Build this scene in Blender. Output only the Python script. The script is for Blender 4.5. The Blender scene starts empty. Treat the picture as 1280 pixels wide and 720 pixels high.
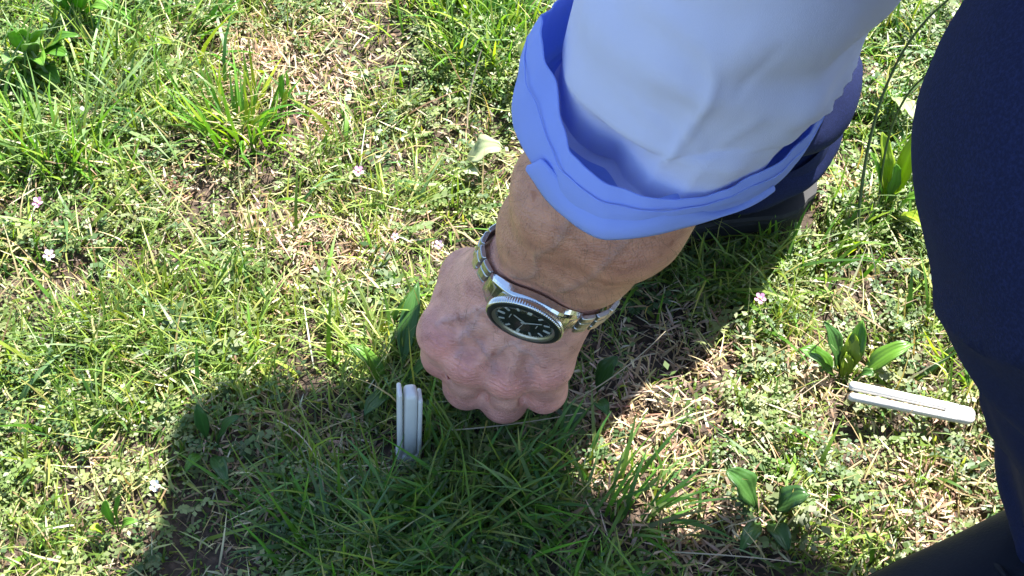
import bpy, math, random
import numpy as np
from mathutils import Vector

random.seed(7)
rng = np.random.default_rng(11)
scene = bpy.context.scene
col = scene.collection

# ------------------------------------------------------------------ camera, sky, sun, exposure
CAM_Z, PITCH, FPX = 0.71, 52.0, 1758.0
cam = bpy.data.cameras.new('camera')
cam.sensor_width = 36.0
cam.lens = 36.0 * FPX / 1280.0
cam.clip_start, cam.clip_end = 0.02, 400.0
cam_ob = bpy.data.objects.new('camera', cam)
col.objects.link(cam_ob)
cam_ob.location = (0, 0, CAM_Z)
cam_ob.rotation_euler = (math.radians(90 - PITCH), 0, 0)
scene.camera = cam_ob

SUNV = Vector((0.42, 0.50, 1.0)).normalized()          # towards the sun
world = bpy.data.worlds.new('World')
scene.world = world
world.use_nodes = True
wn = world.node_tree
sky = wn.nodes.new('ShaderNodeTexSky')
sky.sky_type = 'NISHITA'
sky.sun_disc = False
sky.ozone_density = 3.5
sky.sun_elevation = math.asin(SUNV.z)
sky.sun_rotation = math.atan2(SUNV.x, SUNV.y)
bg = wn.nodes['Background']
bg.inputs[1].default_value = 0.088
wn.links.new(sky.outputs[0], bg.inputs[0])
sun = bpy.data.lights.new('sun', 'SUN')
sun.energy = 5.0
sun.angle = math.radians(0.5)
sun.color = (1.0, 0.95, 0.86)
sun_ob = bpy.data.objects.new('sun', sun)
col.objects.link(sun_ob)
sun_ob.location = SUNV * 20
sun_ob.rotation_euler = SUNV.to_track_quat('Z', 'Y').to_euler()
vs = scene.view_settings
vs.view_transform = 'Standard'
vs.look = 'None'
vs.exposure = 2.15
vs.gamma = 1.0
vs.use_curve_mapping = False
scene.cycles.max_bounces = 8
scene.cycles.transparent_max_bounces = 12
scene.cycles.transmission_bounces = 8

# ------------------------------------------------------------------ helpers
PC, PS = math.cos(math.radians(PITCH)), math.sin(math.radians(PITCH))


def at(px, py, depth):
    """world point seen at a photo pixel (1280x720) at a given depth"""
    u, v = (px - 640) / FPX, (360 - py) / FPX
    return np.array([u * depth, depth * (PC + v * PS), CAM_Z + depth * (-PS + v * PC)])


def on_ground(px, py, z=0.0):
    v = (360 - py) / FPX
    d = (CAM_Z - z) / (PS - v * PC)
    return at(px, py, d)


def nrm(v):
    v = np.asarray(v, float)
    return v / np.linalg.norm(v)


def tag(o, label=None, cat=None, group=None, kind=None):
    if label: o['label'] = label
    if cat: o['category'] = cat
    if group: o['group'] = group
    if kind: o['kind'] = kind
    return o


def empty(name, loc=(0, 0, 0)):
    o = bpy.data.objects.new(name, None)
    o.empty_display_size = 0.05
    o.location = loc
    col.objects.link(o)
    return o


def link(name, me, mat=None, parent=None, smooth=True):
    if mat is not None and not me.materials:
        me.materials.append(mat)
    if smooth and len(me.polygons):
        me.polygons.foreach_set('use_smooth', np.ones(len(me.polygons), bool))
    o = bpy.data.objects.new(name, me)
    col.objects.link(o)
    if parent is not None:
        o.parent = parent
        # geometry is written in world coordinates: cancel the parents' offset
        off = Vector((0, 0, 0)); p = parent
        while p is not None:
            off += p.location; p = p.parent
        o.location = -off
    return o


def mesh(name, V, F):
    me = bpy.data.meshes.new(name)
    if isinstance(F, np.ndarray):
        V = np.asarray(V, np.float32)
        n, k = F.shape
        me.vertices.add(len(V)); me.vertices.foreach_set('co', V.ravel())
        me.loops.add(n * k); me.loops.foreach_set('vertex_index', F.astype(np.int32).ravel())
        me.polygons.add(n)
        me.polygons.foreach_set('loop_start', np.arange(0, n * k, k, dtype=np.int32))
        me.polygons.foreach_set('loop_total', np.full(n, k, np.int32))
        me.update(calc_edges=True)
        me.validate()
    else:
        me.from_pydata([tuple(map(float, v)) for v in V], [], [tuple(map(int, f)) for f in F])
        me.update()
    return me


def set_col(me, C, name='Col'):
    a = me.attributes.new(name, 'FLOAT_COLOR', 'POINT')
    C = np.asarray(C, np.float32)
    if C.shape[1] == 3:
        C = np.hstack([C, np.ones((len(C), 1), np.float32)])
    a.data.foreach_set('color', C.ravel())


def solidify(o, t, offset=-1):
    m = o.modifiers.new('thickness', 'SOLIDIFY'); m.thickness = t; m.offset = offset
    return o


def bevel(o, w, seg=2):
    m = o.modifiers.new('bevel', 'BEVEL'); m.width = w; m.segments = seg
    m.limit_method = 'ANGLE'; m.angle_limit = math.radians(40)
    return o


# smooth value noise for arrays of points
def hash3(i, j, k, seed):
    n = (i * 374761393 + j * 668265263 + k * 2147483647 + seed * 144269504) & 0xffffffff
    n = ((n ^ (n >> 13)) * 1274126177) & 0xffffffff
    return ((n ^ (n >> 16)) & 0xffff) / 65535.0


def noise(P, scale, seed=0):
    P = np.asarray(P, float) * scale
    I = np.floor(P).astype(np.int64)
    f = P - I
    f = f * f * (3 - 2 * f)
    out = 0
    for a in (0, 1):
        for b in (0, 1):
            for c in (0, 1):
                w = (f[..., 0] if a else 1 - f[..., 0]) * (f[..., 1] if b else 1 - f[..., 1]) * (f[..., 2] if c else 1 - f[..., 2])
                out = out + w * hash3(I[..., 0] + a, I[..., 1] + b, I[..., 2] + c, seed)
    return out * 2 - 1


# ------------------------------------------------------------------ signed distance bodies -> one continuous mesh
class Field:
    def __init__(self, lo, hi, h):
        self.lo, self.h = np.array(lo, float), h
        self.n = np.ceil((np.array(hi) - self.lo) / h).astype(int) + 1
        self.F = np.full(self.n, 0.05, np.float32)

    def sub(self, lo, hi):
        a = np.clip(np.floor((np.minimum(lo, hi) - self.lo) / self.h).astype(int), 0, self.n)
        b = np.clip(np.ceil((np.maximum(lo, hi) - self.lo) / self.h).astype(int) + 1, 0, self.n)
        return a, b

    def grid(self, a, b):
        ax = [(self.lo[i] + self.h * np.arange(a[i], b[i])).astype(np.float32) for i in range(3)]
        return np.meshgrid(*ax, indexing='ij', sparse=True)

    def cone(self, p, q, r0, r1=None, k=0.006, flat=None, carve=False):
        """tapered capsule; flat = (axis, factor) squashes it along axis"""
        r1 = r0 if r1 is None else r1
        p, q = np.array(p, float), np.array(q, float)
        m = max(r0, r1) * 1.15 + k + 3 * self.h
        a, b = self.sub(np.minimum(p, q) - m, np.maximum(p, q) + m)
        if np.any(b <= a): return
        X, Y, Z = self.grid(a, b)
        d = q - p
        L2 = float(d @ d) + 1e-12
        t = np.clip(((X - p[0]) * d[0] + (Y - p[1]) * d[1] + (Z - p[2]) * d[2]) / L2, 0, 1)
        ex, ey, ez = X - p[0] - t * d[0], Y - p[1] - t * d[1], Z - p[2] - t * d[2]
        dist2 = ex * ex + ey * ey + ez * ez
        if flat is not None:
            ax, fac = flat
            c = ex * ax[0] + ey * ax[1] + ez * ax[2]
            dist2 = dist2 + c * c * (1 / fac ** 2 - 1)
        D = np.sqrt(dist2) - (r0 + (r1 - r0) * t)
        s = tuple(slice(a[i], b[i]) for i in range(3))
        A = self.F[s]
        if carve:
            hh = np.clip(0.5 - 0.5 * (A + D) / k, 0, 1)
            self.F[s] = A * (1 - hh) - D * hh + k * hh * (1 - hh)
        else:
            hh = np.clip(0.5 + 0.5 * (D - A) / k, 0, 1)
            self.F[s] = D * (1 - hh) + A * hh - k * hh * (1 - hh)

    def chain(self, pts, rs, k=0.006, **kw):
        for i in range(len(pts) - 1):
            self.cone(pts[i], pts[i + 1], rs[i], rs[i + 1], k, **kw)

    def value(self, P):
        I = np.rint((np.asarray(P) - self.lo) / self.h).astype(int)
        ok = np.all((I >= 0) & (I < self.n), axis=1)
        I = np.clip(I, 0, self.n - 1)
        v = self.F[I[:, 0], I[:, 1], I[:, 2]].copy()
        v[~ok] = 0.05
        return v

    def surface(self):
        F = self.F
        S = F < 0
        c = np.zeros(np.array(F.shape) - 1, np.int8)
        offs = [(i, j, k) for i in (0, 1) for j in (0, 1) for k in (0, 1)]
        for i, j, k in offs:
            c += S[i:i + c.shape[0], j:j + c.shape[1], k:k + c.shape[2]]
        act = (c > 0) & (c < 8)
        idx = np.argwhere(act)
        ids = np.full(c.shape, -1, np.int32)
        ids[act] = np.arange(len(idx))
        vals = {o: F[idx[:, 0] + o[0], idx[:, 1] + o[1], idx[:, 2] + o[2]] for o in offs}
        acc = np.zeros((len(idx), 3)); cnt = np.zeros(len(idx))
        for o in offs:
            for ax in range(3):
                if o[ax]: continue
                e = list(o); e[ax] = 1; e = tuple(e)
                a, b = vals[o], vals[e]
                m = (a < 0) != (b < 0)
                t = np.where(m, a / np.where(m, a - b, 1), 0)
                p = np.array(o, float)[None].repeat(len(idx), 0)
                p[:, ax] += t
                acc += p * m[:, None]; cnt += m
        V = self.lo + self.h * (idx + acc / cnt[:, None])
        quads = []
        for ax in range(3):
            u, v = (ax + 1) % 3, (ax + 2) % 3
            sl = [slice(None)] * 3; sl[ax] = slice(0, -1); A = S[tuple(sl)]
            sl[ax] = slice(1, None); B = S[tuple(sl)]
            e = np.argwhere(A != B)
            e = e[(e[:, u] > 0) & (e[:, v] > 0) & (e[:, u] < c.shape[u]) & (e[:, v] < c.shape[v])]
            inside = A[e[:, 0], e[:, 1], e[:, 2]]
            q = []
            for du, dv in ((-1, -1), (0, -1), (0, 0), (-1, 0)):
                f = e.copy(); f[:, u] += du; f[:, v] += dv
                q.append(ids[f[:, 0], f[:, 1], f[:, 2]])
            q = np.stack(q, 1)
            q[~inside] = q[~inside][:, ::-1]
            quads.append(q)
        Q = np.concatenate(quads)
        Q = Q[np.all(Q >= 0, axis=1)]
        return V, Q


def relax(V, Q, n=2, lam=0.5):
    E = np.concatenate([Q[:, [0, 1]], Q[:, [1, 2]], Q[:, [2, 3]], Q[:, [3, 0]]])
    E = np.concatenate([E, E[:, ::-1]])
    cnt = np.bincount(E[:, 0], minlength=len(V)).astype(float)[:, None]
    for _ in range(n):
        acc = np.stack([np.bincount(E[:, 0], weights=V[E[:, 1], i], minlength=len(V)) for i in range(3)], 1)
        V = V + lam * (acc / np.maximum(cnt, 1) - V)
    return V


def vnormals(V, Q):
    n = np.cross(V[Q[:, 2]] - V[Q[:, 0]], V[Q[:, 3]] - V[Q[:, 1]])
    N = np.zeros_like(V)
    for k in range(4):
        for i in range(3):
            N[:, i] += np.bincount(Q[:, k], weights=n[:, i], minlength=len(V))
    return N / np.maximum(np.linalg.norm(N, axis=1), 1e-12)[:, None]


def loft(rings, closed=True, caps=False):
    """rings: (m, n, 3) -> verts, quad array"""
    R = np.asarray(rings, float)
    m, n = R.shape[:2]
    V = R.reshape(-1, 3)
    i = np.arange(m - 1)[:, None]
    j = np.arange(n if closed else n - 1)[None]
    j2 = (j + 1) % n
    Q = np.stack([i * n + j + 0 * i, i * n + j2, (i + 1) * n + j2, (i + 1) * n + j + 0 * i], -1).reshape(-1, 4)
    return V, Q


# ------------------------------------------------------------------ materials
def new_mat(name):
    m = bpy.data.materials.new(name); m.use_nodes = True
    nt = m.node_tree
    b = nt.nodes['Principled BSDF']
    return m, nt, b


def N(nt, typ, **kw):
    n = nt.nodes.new(typ)
    for k, v in kw.items():
        if k in n.inputs: n.inputs[k].default_value = v
        else: setattr(n, k, v)
    return n


def simple(name, color, rough=0.5, metal=0.0, bump=0.0, bscale=200.0, coat=0.0, var=0.0):
    m, nt, b = new_mat(name)
    b.inputs['Base Color'].default_value = (*color, 1)
    b.inputs['Roughness'].default_value = rough
    b.inputs['Metallic'].default_value = metal
    b.inputs['Coat Weight'].default_value = coat
    if bump or var:
        tc = N(nt, 'ShaderNodeTexCoord')
        nz = N(nt, 'ShaderNodeTexNoise'); nz.inputs['Scale'].default_value = bscale; nz.inputs['Detail'].default_value = 4
        nt.links.new(tc.outputs['Object'], nz.inputs['Vector'])
        if bump:
            bp = N(nt, 'ShaderNodeBump'); bp.inputs['Strength'].default_value = bump; bp.inputs['Distance'].default_value = 0.001
            nt.links.new(nz.outputs['Fac'], bp.inputs['Height'])
            nt.links.new(bp.outputs[0], b.inputs['Normal'])
        if var:
            n2 = N(nt, 'ShaderNodeTexNoise'); n2.inputs['Scale'].default_value = bscale * 0.12
            nt.links.new(tc.outputs['Object'], n2.inputs['Vector'])
            mx = N(nt, 'ShaderNodeMix', data_type='RGBA', blend_type='MULTIPLY')
            mx.inputs[0].default_value = 1
            mx.inputs[6].default_value = (*color, 1)
            rp = N(nt, 'ShaderNodeValToRGB')
            rp.color_ramp.elements[0].position = 0.3; rp.color_ramp.elements[0].color = (1 - var,) * 3 + (1,)
            rp.color_ramp.elements[1].position = 0.7; rp.color_ramp.elements[1].color = (1 + var,) * 3 + (1,)
            nt.links.new(n2.outputs['Fac'], rp.inputs[0])
            nt.links.new(rp.outputs[0], mx.inputs[7])
            nt.links.new(mx.outputs[2], b.inputs['Base Color'])
    return m


def foliage_mat(name, trans=0.4, rough=0.45):
    m, nt, b = new_mat(name)
    at_ = N(nt, 'ShaderNodeAttribute', attribute_name='Col')
    nt.links.new(at_.outputs['Color'], b.inputs['Base Color'])
    b.inputs['Roughness'].default_value = rough
    b.inputs['Specular IOR Level'].default_value = 0.45
    tr = N(nt, 'ShaderNodeBsdfTranslucent')
    hs = N(nt, 'ShaderNodeMix', data_type='RGBA', blend_type='MULTIPLY')
    hs.inputs[0].default_value = 1.0
    hs.inputs[7].default_value = (1.6, 1.6, 0.55, 1)
    nt.links.new(at_.outputs['Color'], hs.inputs[6])
    nt.links.new(hs.outputs[2], tr.inputs['Color'])
    mx = N(nt, 'ShaderNodeMixShader'); mx.inputs[0].default_value = trans
    nt.links.new(b.outputs[0], mx.inputs[1]); nt.links.new(tr.outputs[0], mx.inputs[2])
    nt.links.new(mx.outputs[0], nt.nodes['Material Output'].inputs[0])
    return m


MAT = {}
MAT['foliage'] = foliage_mat('foliage', 0.36)
MAT['straw'] = foliage_mat('straw', 0.25, 0.5)


def leaf_mat():
    """broad leaf: colour attribute, paler parallel veins along the leaf (attribute UVs in Col alpha not needed)"""
    m = foliage_mat('broad_leaf', 0.4, 0.38)
    nt = m.node_tree; b = nt.nodes['Principled BSDF']
    uv = N(nt, 'ShaderNodeAttribute', attribute_name='leaf_uv')
    sp = N(nt, 'ShaderNodeSeparateXYZ'); nt.links.new(uv.outputs['Vector'], sp.inputs[0])
    mt = N(nt, 'ShaderNodeMath', operation='MULTIPLY'); mt.inputs[1].default_value = 16
    sn = N(nt, 'ShaderNodeMath', operation='SINE')
    nt.links.new(sp.outputs['X'], mt.inputs[0]); nt.links.new(mt.outputs[0], sn.inputs[0])
    bp = N(nt, 'ShaderNodeBump'); bp.inputs['Strength'].default_value = 0.25; bp.inputs['Distance'].default_value = 0.0005
    nt.links.new(sn.outputs[0], bp.inputs['Height']); nt.links.new(bp.outputs[0], b.inputs['Normal'])
    return m


MAT['leaf'] = leaf_mat()


def soil_mat():
    m, nt, b = new_mat('soil')
    tc = N(nt, 'ShaderNodeTexCoord')
    n1 = N(nt, 'ShaderNodeTexNoise'); n1.inputs['Scale'].default_value = 14; n1.inputs['Detail'].default_value = 8
    n2 = N(nt, 'ShaderNodeTexNoise'); n2.inputs['Scale'].default_value = 260; n2.inputs['Detail'].default_value = 6
    for n in (n1, n2): nt.links.new(tc.outputs['Object'], n.inputs['Vector'])
    r = N(nt, 'ShaderNodeValToRGB')
    e = r.color_ramp.elements
    e[0].position = 0.3; e[0].color = (0.018, 0.013, 0.010, 1)
    e[1].position = 0.72; e[1].color = (0.15, 0.10, 0.072, 1)
    x = e.new(0.5); x.color = (0.05, 0.034, 0.024, 1)
    mx = N(nt, 'ShaderNodeMath', operation='MULTIPLY_ADD'); mx.inputs[1].default_value = 0.55; mx.inputs[2].default_value = 0.0
    ad = N(nt, 'ShaderNodeMath', operation='MULTIPLY_ADD'); ad.inputs[1].default_value = 0.45
    nt.links.new(n1.outputs['Fac'], mx.inputs[0]); nt.links.new(n2.outputs['Fac'], ad.inputs[0]); nt.links.new(mx.outputs[0], ad.inputs[2])
    nt.links.new(ad.outputs[0], r.inputs[0])
    # farther off the turf closes over the soil: the cover itself is green and straw coloured
    ln = N(nt, 'ShaderNodeVectorMath', operation='DISTANCE'); ln.inputs[1].default_value = (0.02, 0.65, 0)
    nt.links.new(tc.outputs['Object'], ln.inputs[0])
    mr = N(nt, 'ShaderNodeMapRange'); mr.inputs['From Min'].default_value = 0.55; mr.inputs['From Max'].default_value = 1.5
    nt.links.new(ln.outputs['Value'], mr.inputs['Value'])
    n4 = N(nt, 'ShaderNodeTexNoise'); n4.inputs['Scale'].default_value = 60; n4.inputs['Detail'].default_value = 8; n4.inputs['Roughness'].default_value = 0.75
    nt.links.new(tc.outputs['Object'], n4.inputs['Vector'])
    r4 = N(nt, 'ShaderNodeValToRGB'); q = r4.color_ramp.elements
    q[0].position = 0.36; q[0].color = (0.014, 0.02, 0.007, 1)
    q[1].position = 0.66; q[1].color = (0.13, 0.115, 0.055, 1)
    y = q.new(0.5); y.color = (0.05, 0.068, 0.02, 1)
    nt.links.new(n4.outputs['Fac'], r4.inputs[0])
    m4 = N(nt, 'ShaderNodeMix', data_type='RGBA')
    nt.links.new(mr.outputs[0], m4.inputs[0]); nt.links.new(r.outputs[0], m4.inputs[6]); nt.links.new(r4.outputs[0], m4.inputs[7])
    nt.links.new(m4.outputs[2], b.inputs['Base Color'])
    b.inputs['Roughness'].default_value = 0.95
    bp = N(nt, 'ShaderNodeBump'); bp.inputs['Strength'].default_value = 0.8; bp.inputs['Distance'].default_value = 0.004
    nt.links.new(n2.outputs['Fac'], bp.inputs['Height']); nt.links.new(bp.outputs[0], b.inputs['Normal'])
    return m


MAT['soil'] = soil_mat()


def skin_mat():
    m, nt, b = new_mat('skin')
    tc = N(nt, 'ShaderNodeTexCoord')
    a = N(nt, 'ShaderNodeAttribute', attribute_name='Col')
    n1 = N(nt, 'ShaderNodeTexNoise'); n1.inputs['Scale'].default_value = 90; n1.inputs['Detail'].default_value = 5
    nt.links.new(tc.outputs['Object'], n1.inputs['Vector'])
    r = N(nt, 'ShaderNodeValToRGB')
    r.color_ramp.elements[0].position = 0.3; r.color_ramp.elements[0].color = (0.78, 0.70, 0.70, 1)
    r.color_ramp.elements[1].position = 0.7; r.color_ramp.elements[1].color = (1.16, 1.12, 1.08, 1)
    nt.links.new(n1.outputs['Fac'], r.inputs[0])
    mx = N(nt, 'ShaderNodeMix', data_type='RGBA', blend_type='MULTIPLY'); mx.inputs[0].default_value = 1
    nt.links.new(a.outputs['Color'], mx.inputs[6]); nt.links.new(r.outputs[0], mx.inputs[7])
    # a scatter of small age spots
    vo = N(nt, 'ShaderNodeTexNoise'); vo.inputs['Scale'].default_value = 170; vo.inputs['Detail'].default_value = 1
    nt.links.new(tc.outputs['Object'], vo.inputs['Vector'])
    r2 = N(nt, 'ShaderNodeValToRGB')
    r2.color_ramp.elements[0].position = 0.66; r2.color_ramp.elements[0].color = (1, 1, 1, 1)
    r2.color_ramp.elements[1].position = 0.76; r2.color_ramp.elements[1].color = (0.72, 0.6, 0.55, 1)
    nt.links.new(vo.outputs['Fac'], r2.inputs[0])
    m2 = N(nt, 'ShaderNodeMix', data_type='RGBA', blend_type='MULTIPLY'); m2.inputs[0].default_value = 0.8
    nt.links.new(mx.outputs[2], m2.inputs[6]); nt.links.new(r2.outputs[0], m2.inputs[7])
    nt.links.new(m2.outputs[2], b.inputs['Base Color'])
    b.inputs['Roughness'].default_value = 0.46
    b.inputs['Subsurface Weight'].default_value = 0.12
    b.inputs['Subsurface Radius'].default_value = (1.0, 0.35, 0.2)
    b.inputs['Subsurface Scale'].default_value = 0.004
    # fine skin relief: cells + stretched wrinkles
    v1 = N(nt, 'ShaderNodeTexVoronoi'); v1.inputs['Scale'].default_value = 900
    nt.links.new(tc.outputs['Object'], v1.inputs['Vector'])
    mp = N(nt, 'ShaderNodeMapping'); mp.inputs['Scale'].default_value = (0.35, 1, 2.2); mp.inputs['Rotation'].default_value = (0, 0.35, 0)
    nt.links.new(tc.outputs['Object'], mp.inputs['Vector'])
    n3 = N(nt, 'ShaderNodeTexNoise'); n3.inputs['Scale'].default_value = 230; n3.inputs['Detail'].default_value = 4
    nt.links.new(mp.outputs[0], n3.inputs['Vector'])
    ad = N(nt, 'ShaderNodeMath', operation='MULTIPLY_ADD'); ad.inputs[1].default_value = 2.2
    nt.links.new(n3.outputs['Fac'], ad.inputs[0]); nt.links.new(v1.outputs['Distance'], ad.inputs[2])
    bp = N(nt, 'ShaderNodeBump'); bp.inputs['Strength'].default_value = 0.55; bp.inputs['Distance'].default_value = 0.0009
    nt.links.new(ad.outputs[0], bp.inputs['Height']); nt.links.new(bp.outputs[0], b.inputs['Normal'])
    return m


MAT['skin'] = skin_mat()


def cloth_mat(name, color, trans, weave=2600, tint=(1, 1, 1), rough=0.85, bstr=0.25):
    m, nt, b = new_mat(name)
    tc = N(nt, 'ShaderNodeTexCoord')
    b.inputs['Base Color'].default_value = (*color, 1)
    b.inputs['Roughness'].default_value = rough
    b.inputs['Specular IOR Level'].default_value = 0.2
    b.inputs['Sheen Weight'].default_value = 0.0
    w = N(nt, 'ShaderNodeTexNoise'); w.inputs['Scale'].default_value = weave; w.inputs['Detail'].default_value = 1
    nt.links.new(tc.outputs['Object'], w.inputs['Vector'])
    n2 = N(nt, 'ShaderNodeTexNoise'); n2.inputs['Scale'].default_value = 45; n2.inputs['Detail'].default_value = 3
    nt.links.new(tc.outputs['Object'], n2.inputs['Vector'])
    ad = N(nt, 'ShaderNodeMath', operation='MULTIPLY_ADD'); ad.inputs[1].default_value = 3.0
    nt.links.new(n2.outputs['Fac'], ad.inputs[0]); nt.links.new(w.outputs['Fac'], ad.inputs[2])
    bp = N(nt, 'ShaderNodeBump'); bp.inputs['Strength'].default_value = bstr; bp.inputs['Distance'].default_value = 0.001
    nt.links.new(ad.outputs[0], bp.inputs['Height']); nt.links.new(bp.outputs[0], b.inputs['Normal'])
    if trans:
        tr = N(nt, 'ShaderNodeBsdfTranslucent'); tr.inputs['Color'].default_value = (*[c * t for c, t in zip(color, tint)], 1)
        mx = N(nt, 'ShaderNodeMixShader'); mx.inputs[0].default_value = trans
        nt.links.new(b.outputs[0], mx.inputs[1]); nt.links.new(tr.outputs[0], mx.inputs[2])
        nt.links.new(mx.outputs[0], nt.nodes['Material Output'].inputs[0])
    return m


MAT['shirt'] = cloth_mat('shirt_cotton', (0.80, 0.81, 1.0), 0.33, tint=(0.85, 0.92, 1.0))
MAT['shirt_lit_through'] = cloth_mat('shirt_cotton_lit_through', (0.40, 0.51, 0.95), 0.34, tint=(0.6, 0.8, 1.05))  # bluer copy of the shirt cotton: light passing through is put into its colour


def denim_mat():
    m = cloth_mat('denim', (0.012, 0.019, 0.055), 0.0, weave=2200, rough=0.8, bstr=0.18)
    nt = m.node_tree; b = nt.nodes['Principled BSDF']
    tc = N(nt, 'ShaderNodeTexCoord')
    n = N(nt, 'ShaderNodeTexNoise'); n.inputs['Scale'].default_value = 1100; n.inputs['Detail'].default_value = 2
    nt.links.new(tc.outputs['Object'], n.inputs['Vector'])
    r = N(nt, 'ShaderNodeValToRGB')
    r.color_ramp.elements[0].position = 0.42; r.color_ramp.elements[0].color = (0.003, 0.007, 0.038, 1)
    r.color_ramp.elements[1].position = 0.72; r.color_ramp.elements[1].color = (0.008, 0.014, 0.064, 1)
    nt.links.new(n.outputs['Fac'], r.inputs[0]); nt.links.new(r.outputs[0], b.inputs['Base Color'])
    return m


MAT['denim'] = denim_mat()
MAT['denim_thread'] = simple('denim_thread', (0.03, 0.035, 0.08), 0.8)
MAT['shoe'] = simple('black_leather', (0.003, 0.0045, 0.012), 0.55, bump=0.25, bscale=700)
MAT['shoe'].node_tree.nodes['Principled BSDF'].inputs['Specular IOR Level'].default_value = 0.22
MAT['sole'] = simple('shoe_sole', (0.30, 0.29, 0.28), 0.7, bump=0.2, bscale=300)
MAT['sole_dark'] = simple('shoe_welt', (0.008, 0.008, 0.010), 0.75, bump=0.2, bscale=300)
MAT['arm_hair'] = simple('arm_hair', (0.12, 0.075, 0.05), 0.5)
MAT['hair'] = simple('hair', (0.16, 0.14, 0.125), 0.55, bump=0.8, bscale=300)
MAT['steel'] = simple('polished_steel', (0.62, 0.62, 0.63), 0.16, 1.0, bump=0.05, bscale=500)
MAT['steel_brushed'] = simple('brushed_steel', (0.52, 0.52, 0.53), 0.34, 1.0, bump=0.12, bscale=900)
MAT['dial'] = simple('dial_black', (0.006, 0.008, 0.008), 0.6)
MAT['insert'] = simple('bezel_insert', (0.010, 0.014, 0.013), 0.45, coat=0.0)
MAT['lume'] = simple('lume_white', (0.45, 0.47, 0.44), 0.5)
MAT['plastic'] = simple('white_plastic', (0.66, 0.645, 0.62), 0.45, bump=0.2, bscale=220, var=0.10)


def glass():
    m, nt, b = new_mat('watch_crystal')
    tp = N(nt, 'ShaderNodeBsdfTransparent')
    gl = N(nt, 'ShaderNodeBsdfGlossy'); gl.inputs['Roughness'].default_value = 0.03
    mx = N(nt, 'ShaderNodeMixShader'); mx.inputs[0].default_value = 0.05
    nt.links.new(tp.outputs[0], mx.inputs[1]); nt.links.new(gl.outputs[0], mx.inputs[2])
    nt.links.new(mx.outputs[0], nt.nodes['Material Output'].inputs[0])
    return m


MAT['glass'] = glass()

# ------------------------------------------------------------------ ground sheet
def gz(x, y):
    P = np.stack([np.asarray(x, float), np.asarray(y, float), 0 * np.asarray(x, float)], -1)
    near = 0.007 * noise(P, 9, 1) + 0.004 * noise(P, 27, 2) + 0.0018 * noise(P, 90, 3)
    return near - 0.004


dense = np.arange(-1.3, 1.3001, 0.012)
far = np.array([1.4, 1.6, 2.0, 2.8, 4.5, 8, 15, 30, 60, 120])
gx = np.concatenate([-far[::-1], dense, far]); gy = np.concatenate([-far[::-1], np.arange(-1.3, 2.2001, 0.012), far + 0.9])
GX, GY = np.meshgrid(gx, gy, indexing='xy')
V, Q = loft(np.stack([GX, GY, gz(GX, GY)], -1), closed=False)
ground = tag(link('ground', mesh('ground', V, Q), MAT['soil']), kind='structure')
# ------------------------------------------------------------------ the crouching person
person = empty('person', (0.24, 0.50, 0.0))
tag(person, 'person in pale blue shirt and dark jeans crouching to reach one hand into the grass', 'person')

# joints
L_ANK, L_KNEE, L_HIP = np.array([0.318, 0.352, 0.085]), np.array([0.204, 0.258, 0.432]), np.array([0.47, 0.44, 0.70])
R_ANK, R_KNEE, R_HIP = np.array([0.148, 0.632, 0.085]), np.array([0.070, 0.600, 0.455]), np.array([0.385, 0.60, 0.70])
PELV = (L_HIP + R_HIP) / 2
L_SHO, R_SHO = np.array([0.055, 0.46, 0.645]), np.array([0.210, 0.69, 0.785])
CHEST = (L_SHO + R_SHO) / 2
NECK = CHEST + np.array([-0.05, -0.02, 0.055])
HEAD = NECK + np.array([-0.125, -0.045, 0.035])
L_ELB = np.array([0.100, 0.440, 0.385])
R_ELB, R_WRI = np.array([0.108, 0.722, 0.590]), np.array([0.070, 0.580, 0.545])

# --- the hand that reaches down (keypoints measured on the photograph)
WRI = at(684, 342, 0.735)
FORE = at(748, 258, 0.648)
fdir = nrm(FORE - WRI)
DIALN = nrm([-0.34, -0.93, -0.18])
ACR = nrm(np.cross(DIALN, fdir)); ACR = ACR if ACR[0] > 0 else -ACR          # across the wrist, towards the little finger
MCP = [at(556, 413, 0.775), at(590, 446, 0.778), at(637, 464, 0.780), at(687, 456, 0.778)]
PIP = [at(556, 444, 0.806), at(583, 482, 0.815), at(630, 498, 0.815), at(682, 489, 0.806)]
HA = nrm(MCP[3] - MCP[0])
HL = nrm((MCP[1] + MCP[2]) / 2 - WRI)
DOR = nrm(np.cross(HL, HA)); DOR = DOR if DOR[1] < 0 else -DOR               # out of the back of the hand
hf = Field((-0.085, 0.36, -0.002), (0.135, 0.535, 0.31), 0.00095)
mid = (WRI + FORE) / 2
UP1 = np.array([0.074, 0.438, 0.285])
for s in (-1, 1):
    hf.chain([WRI + ACR * s * 0.0105, mid + ACR * s * 0.0125, FORE + ACR * s * 0.0135, UP1 + ACR * s * 0.014],
             [0.0195, 0.0225, 0.0265, 0.0265], k=0.012)
# carpal block
for s, r in ((-0.017, 0.0165), (-0.006, 0.018), (0.006, 0.0175), (0.016, 0.016)):
    hf.cone(WRI + ACR * s, WRI + HL * 0.022 + HA * s * 1.05 - DOR * 0.002, r, r * 0.98, k=0.010)
cb = [WRI + HL * 0.016 + HA * s + DOR * 0.0005 for s in (-0.017, -0.006, 0.006, 0.016)]
for i in range(4):
    m_r = (0.0135, 0.0128, 0.0122, 0.0118)[i]
    hf.cone(cb[i], MCP[i] - DOR * 0.001, 0.0132, m_r, k=0.010)
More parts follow.
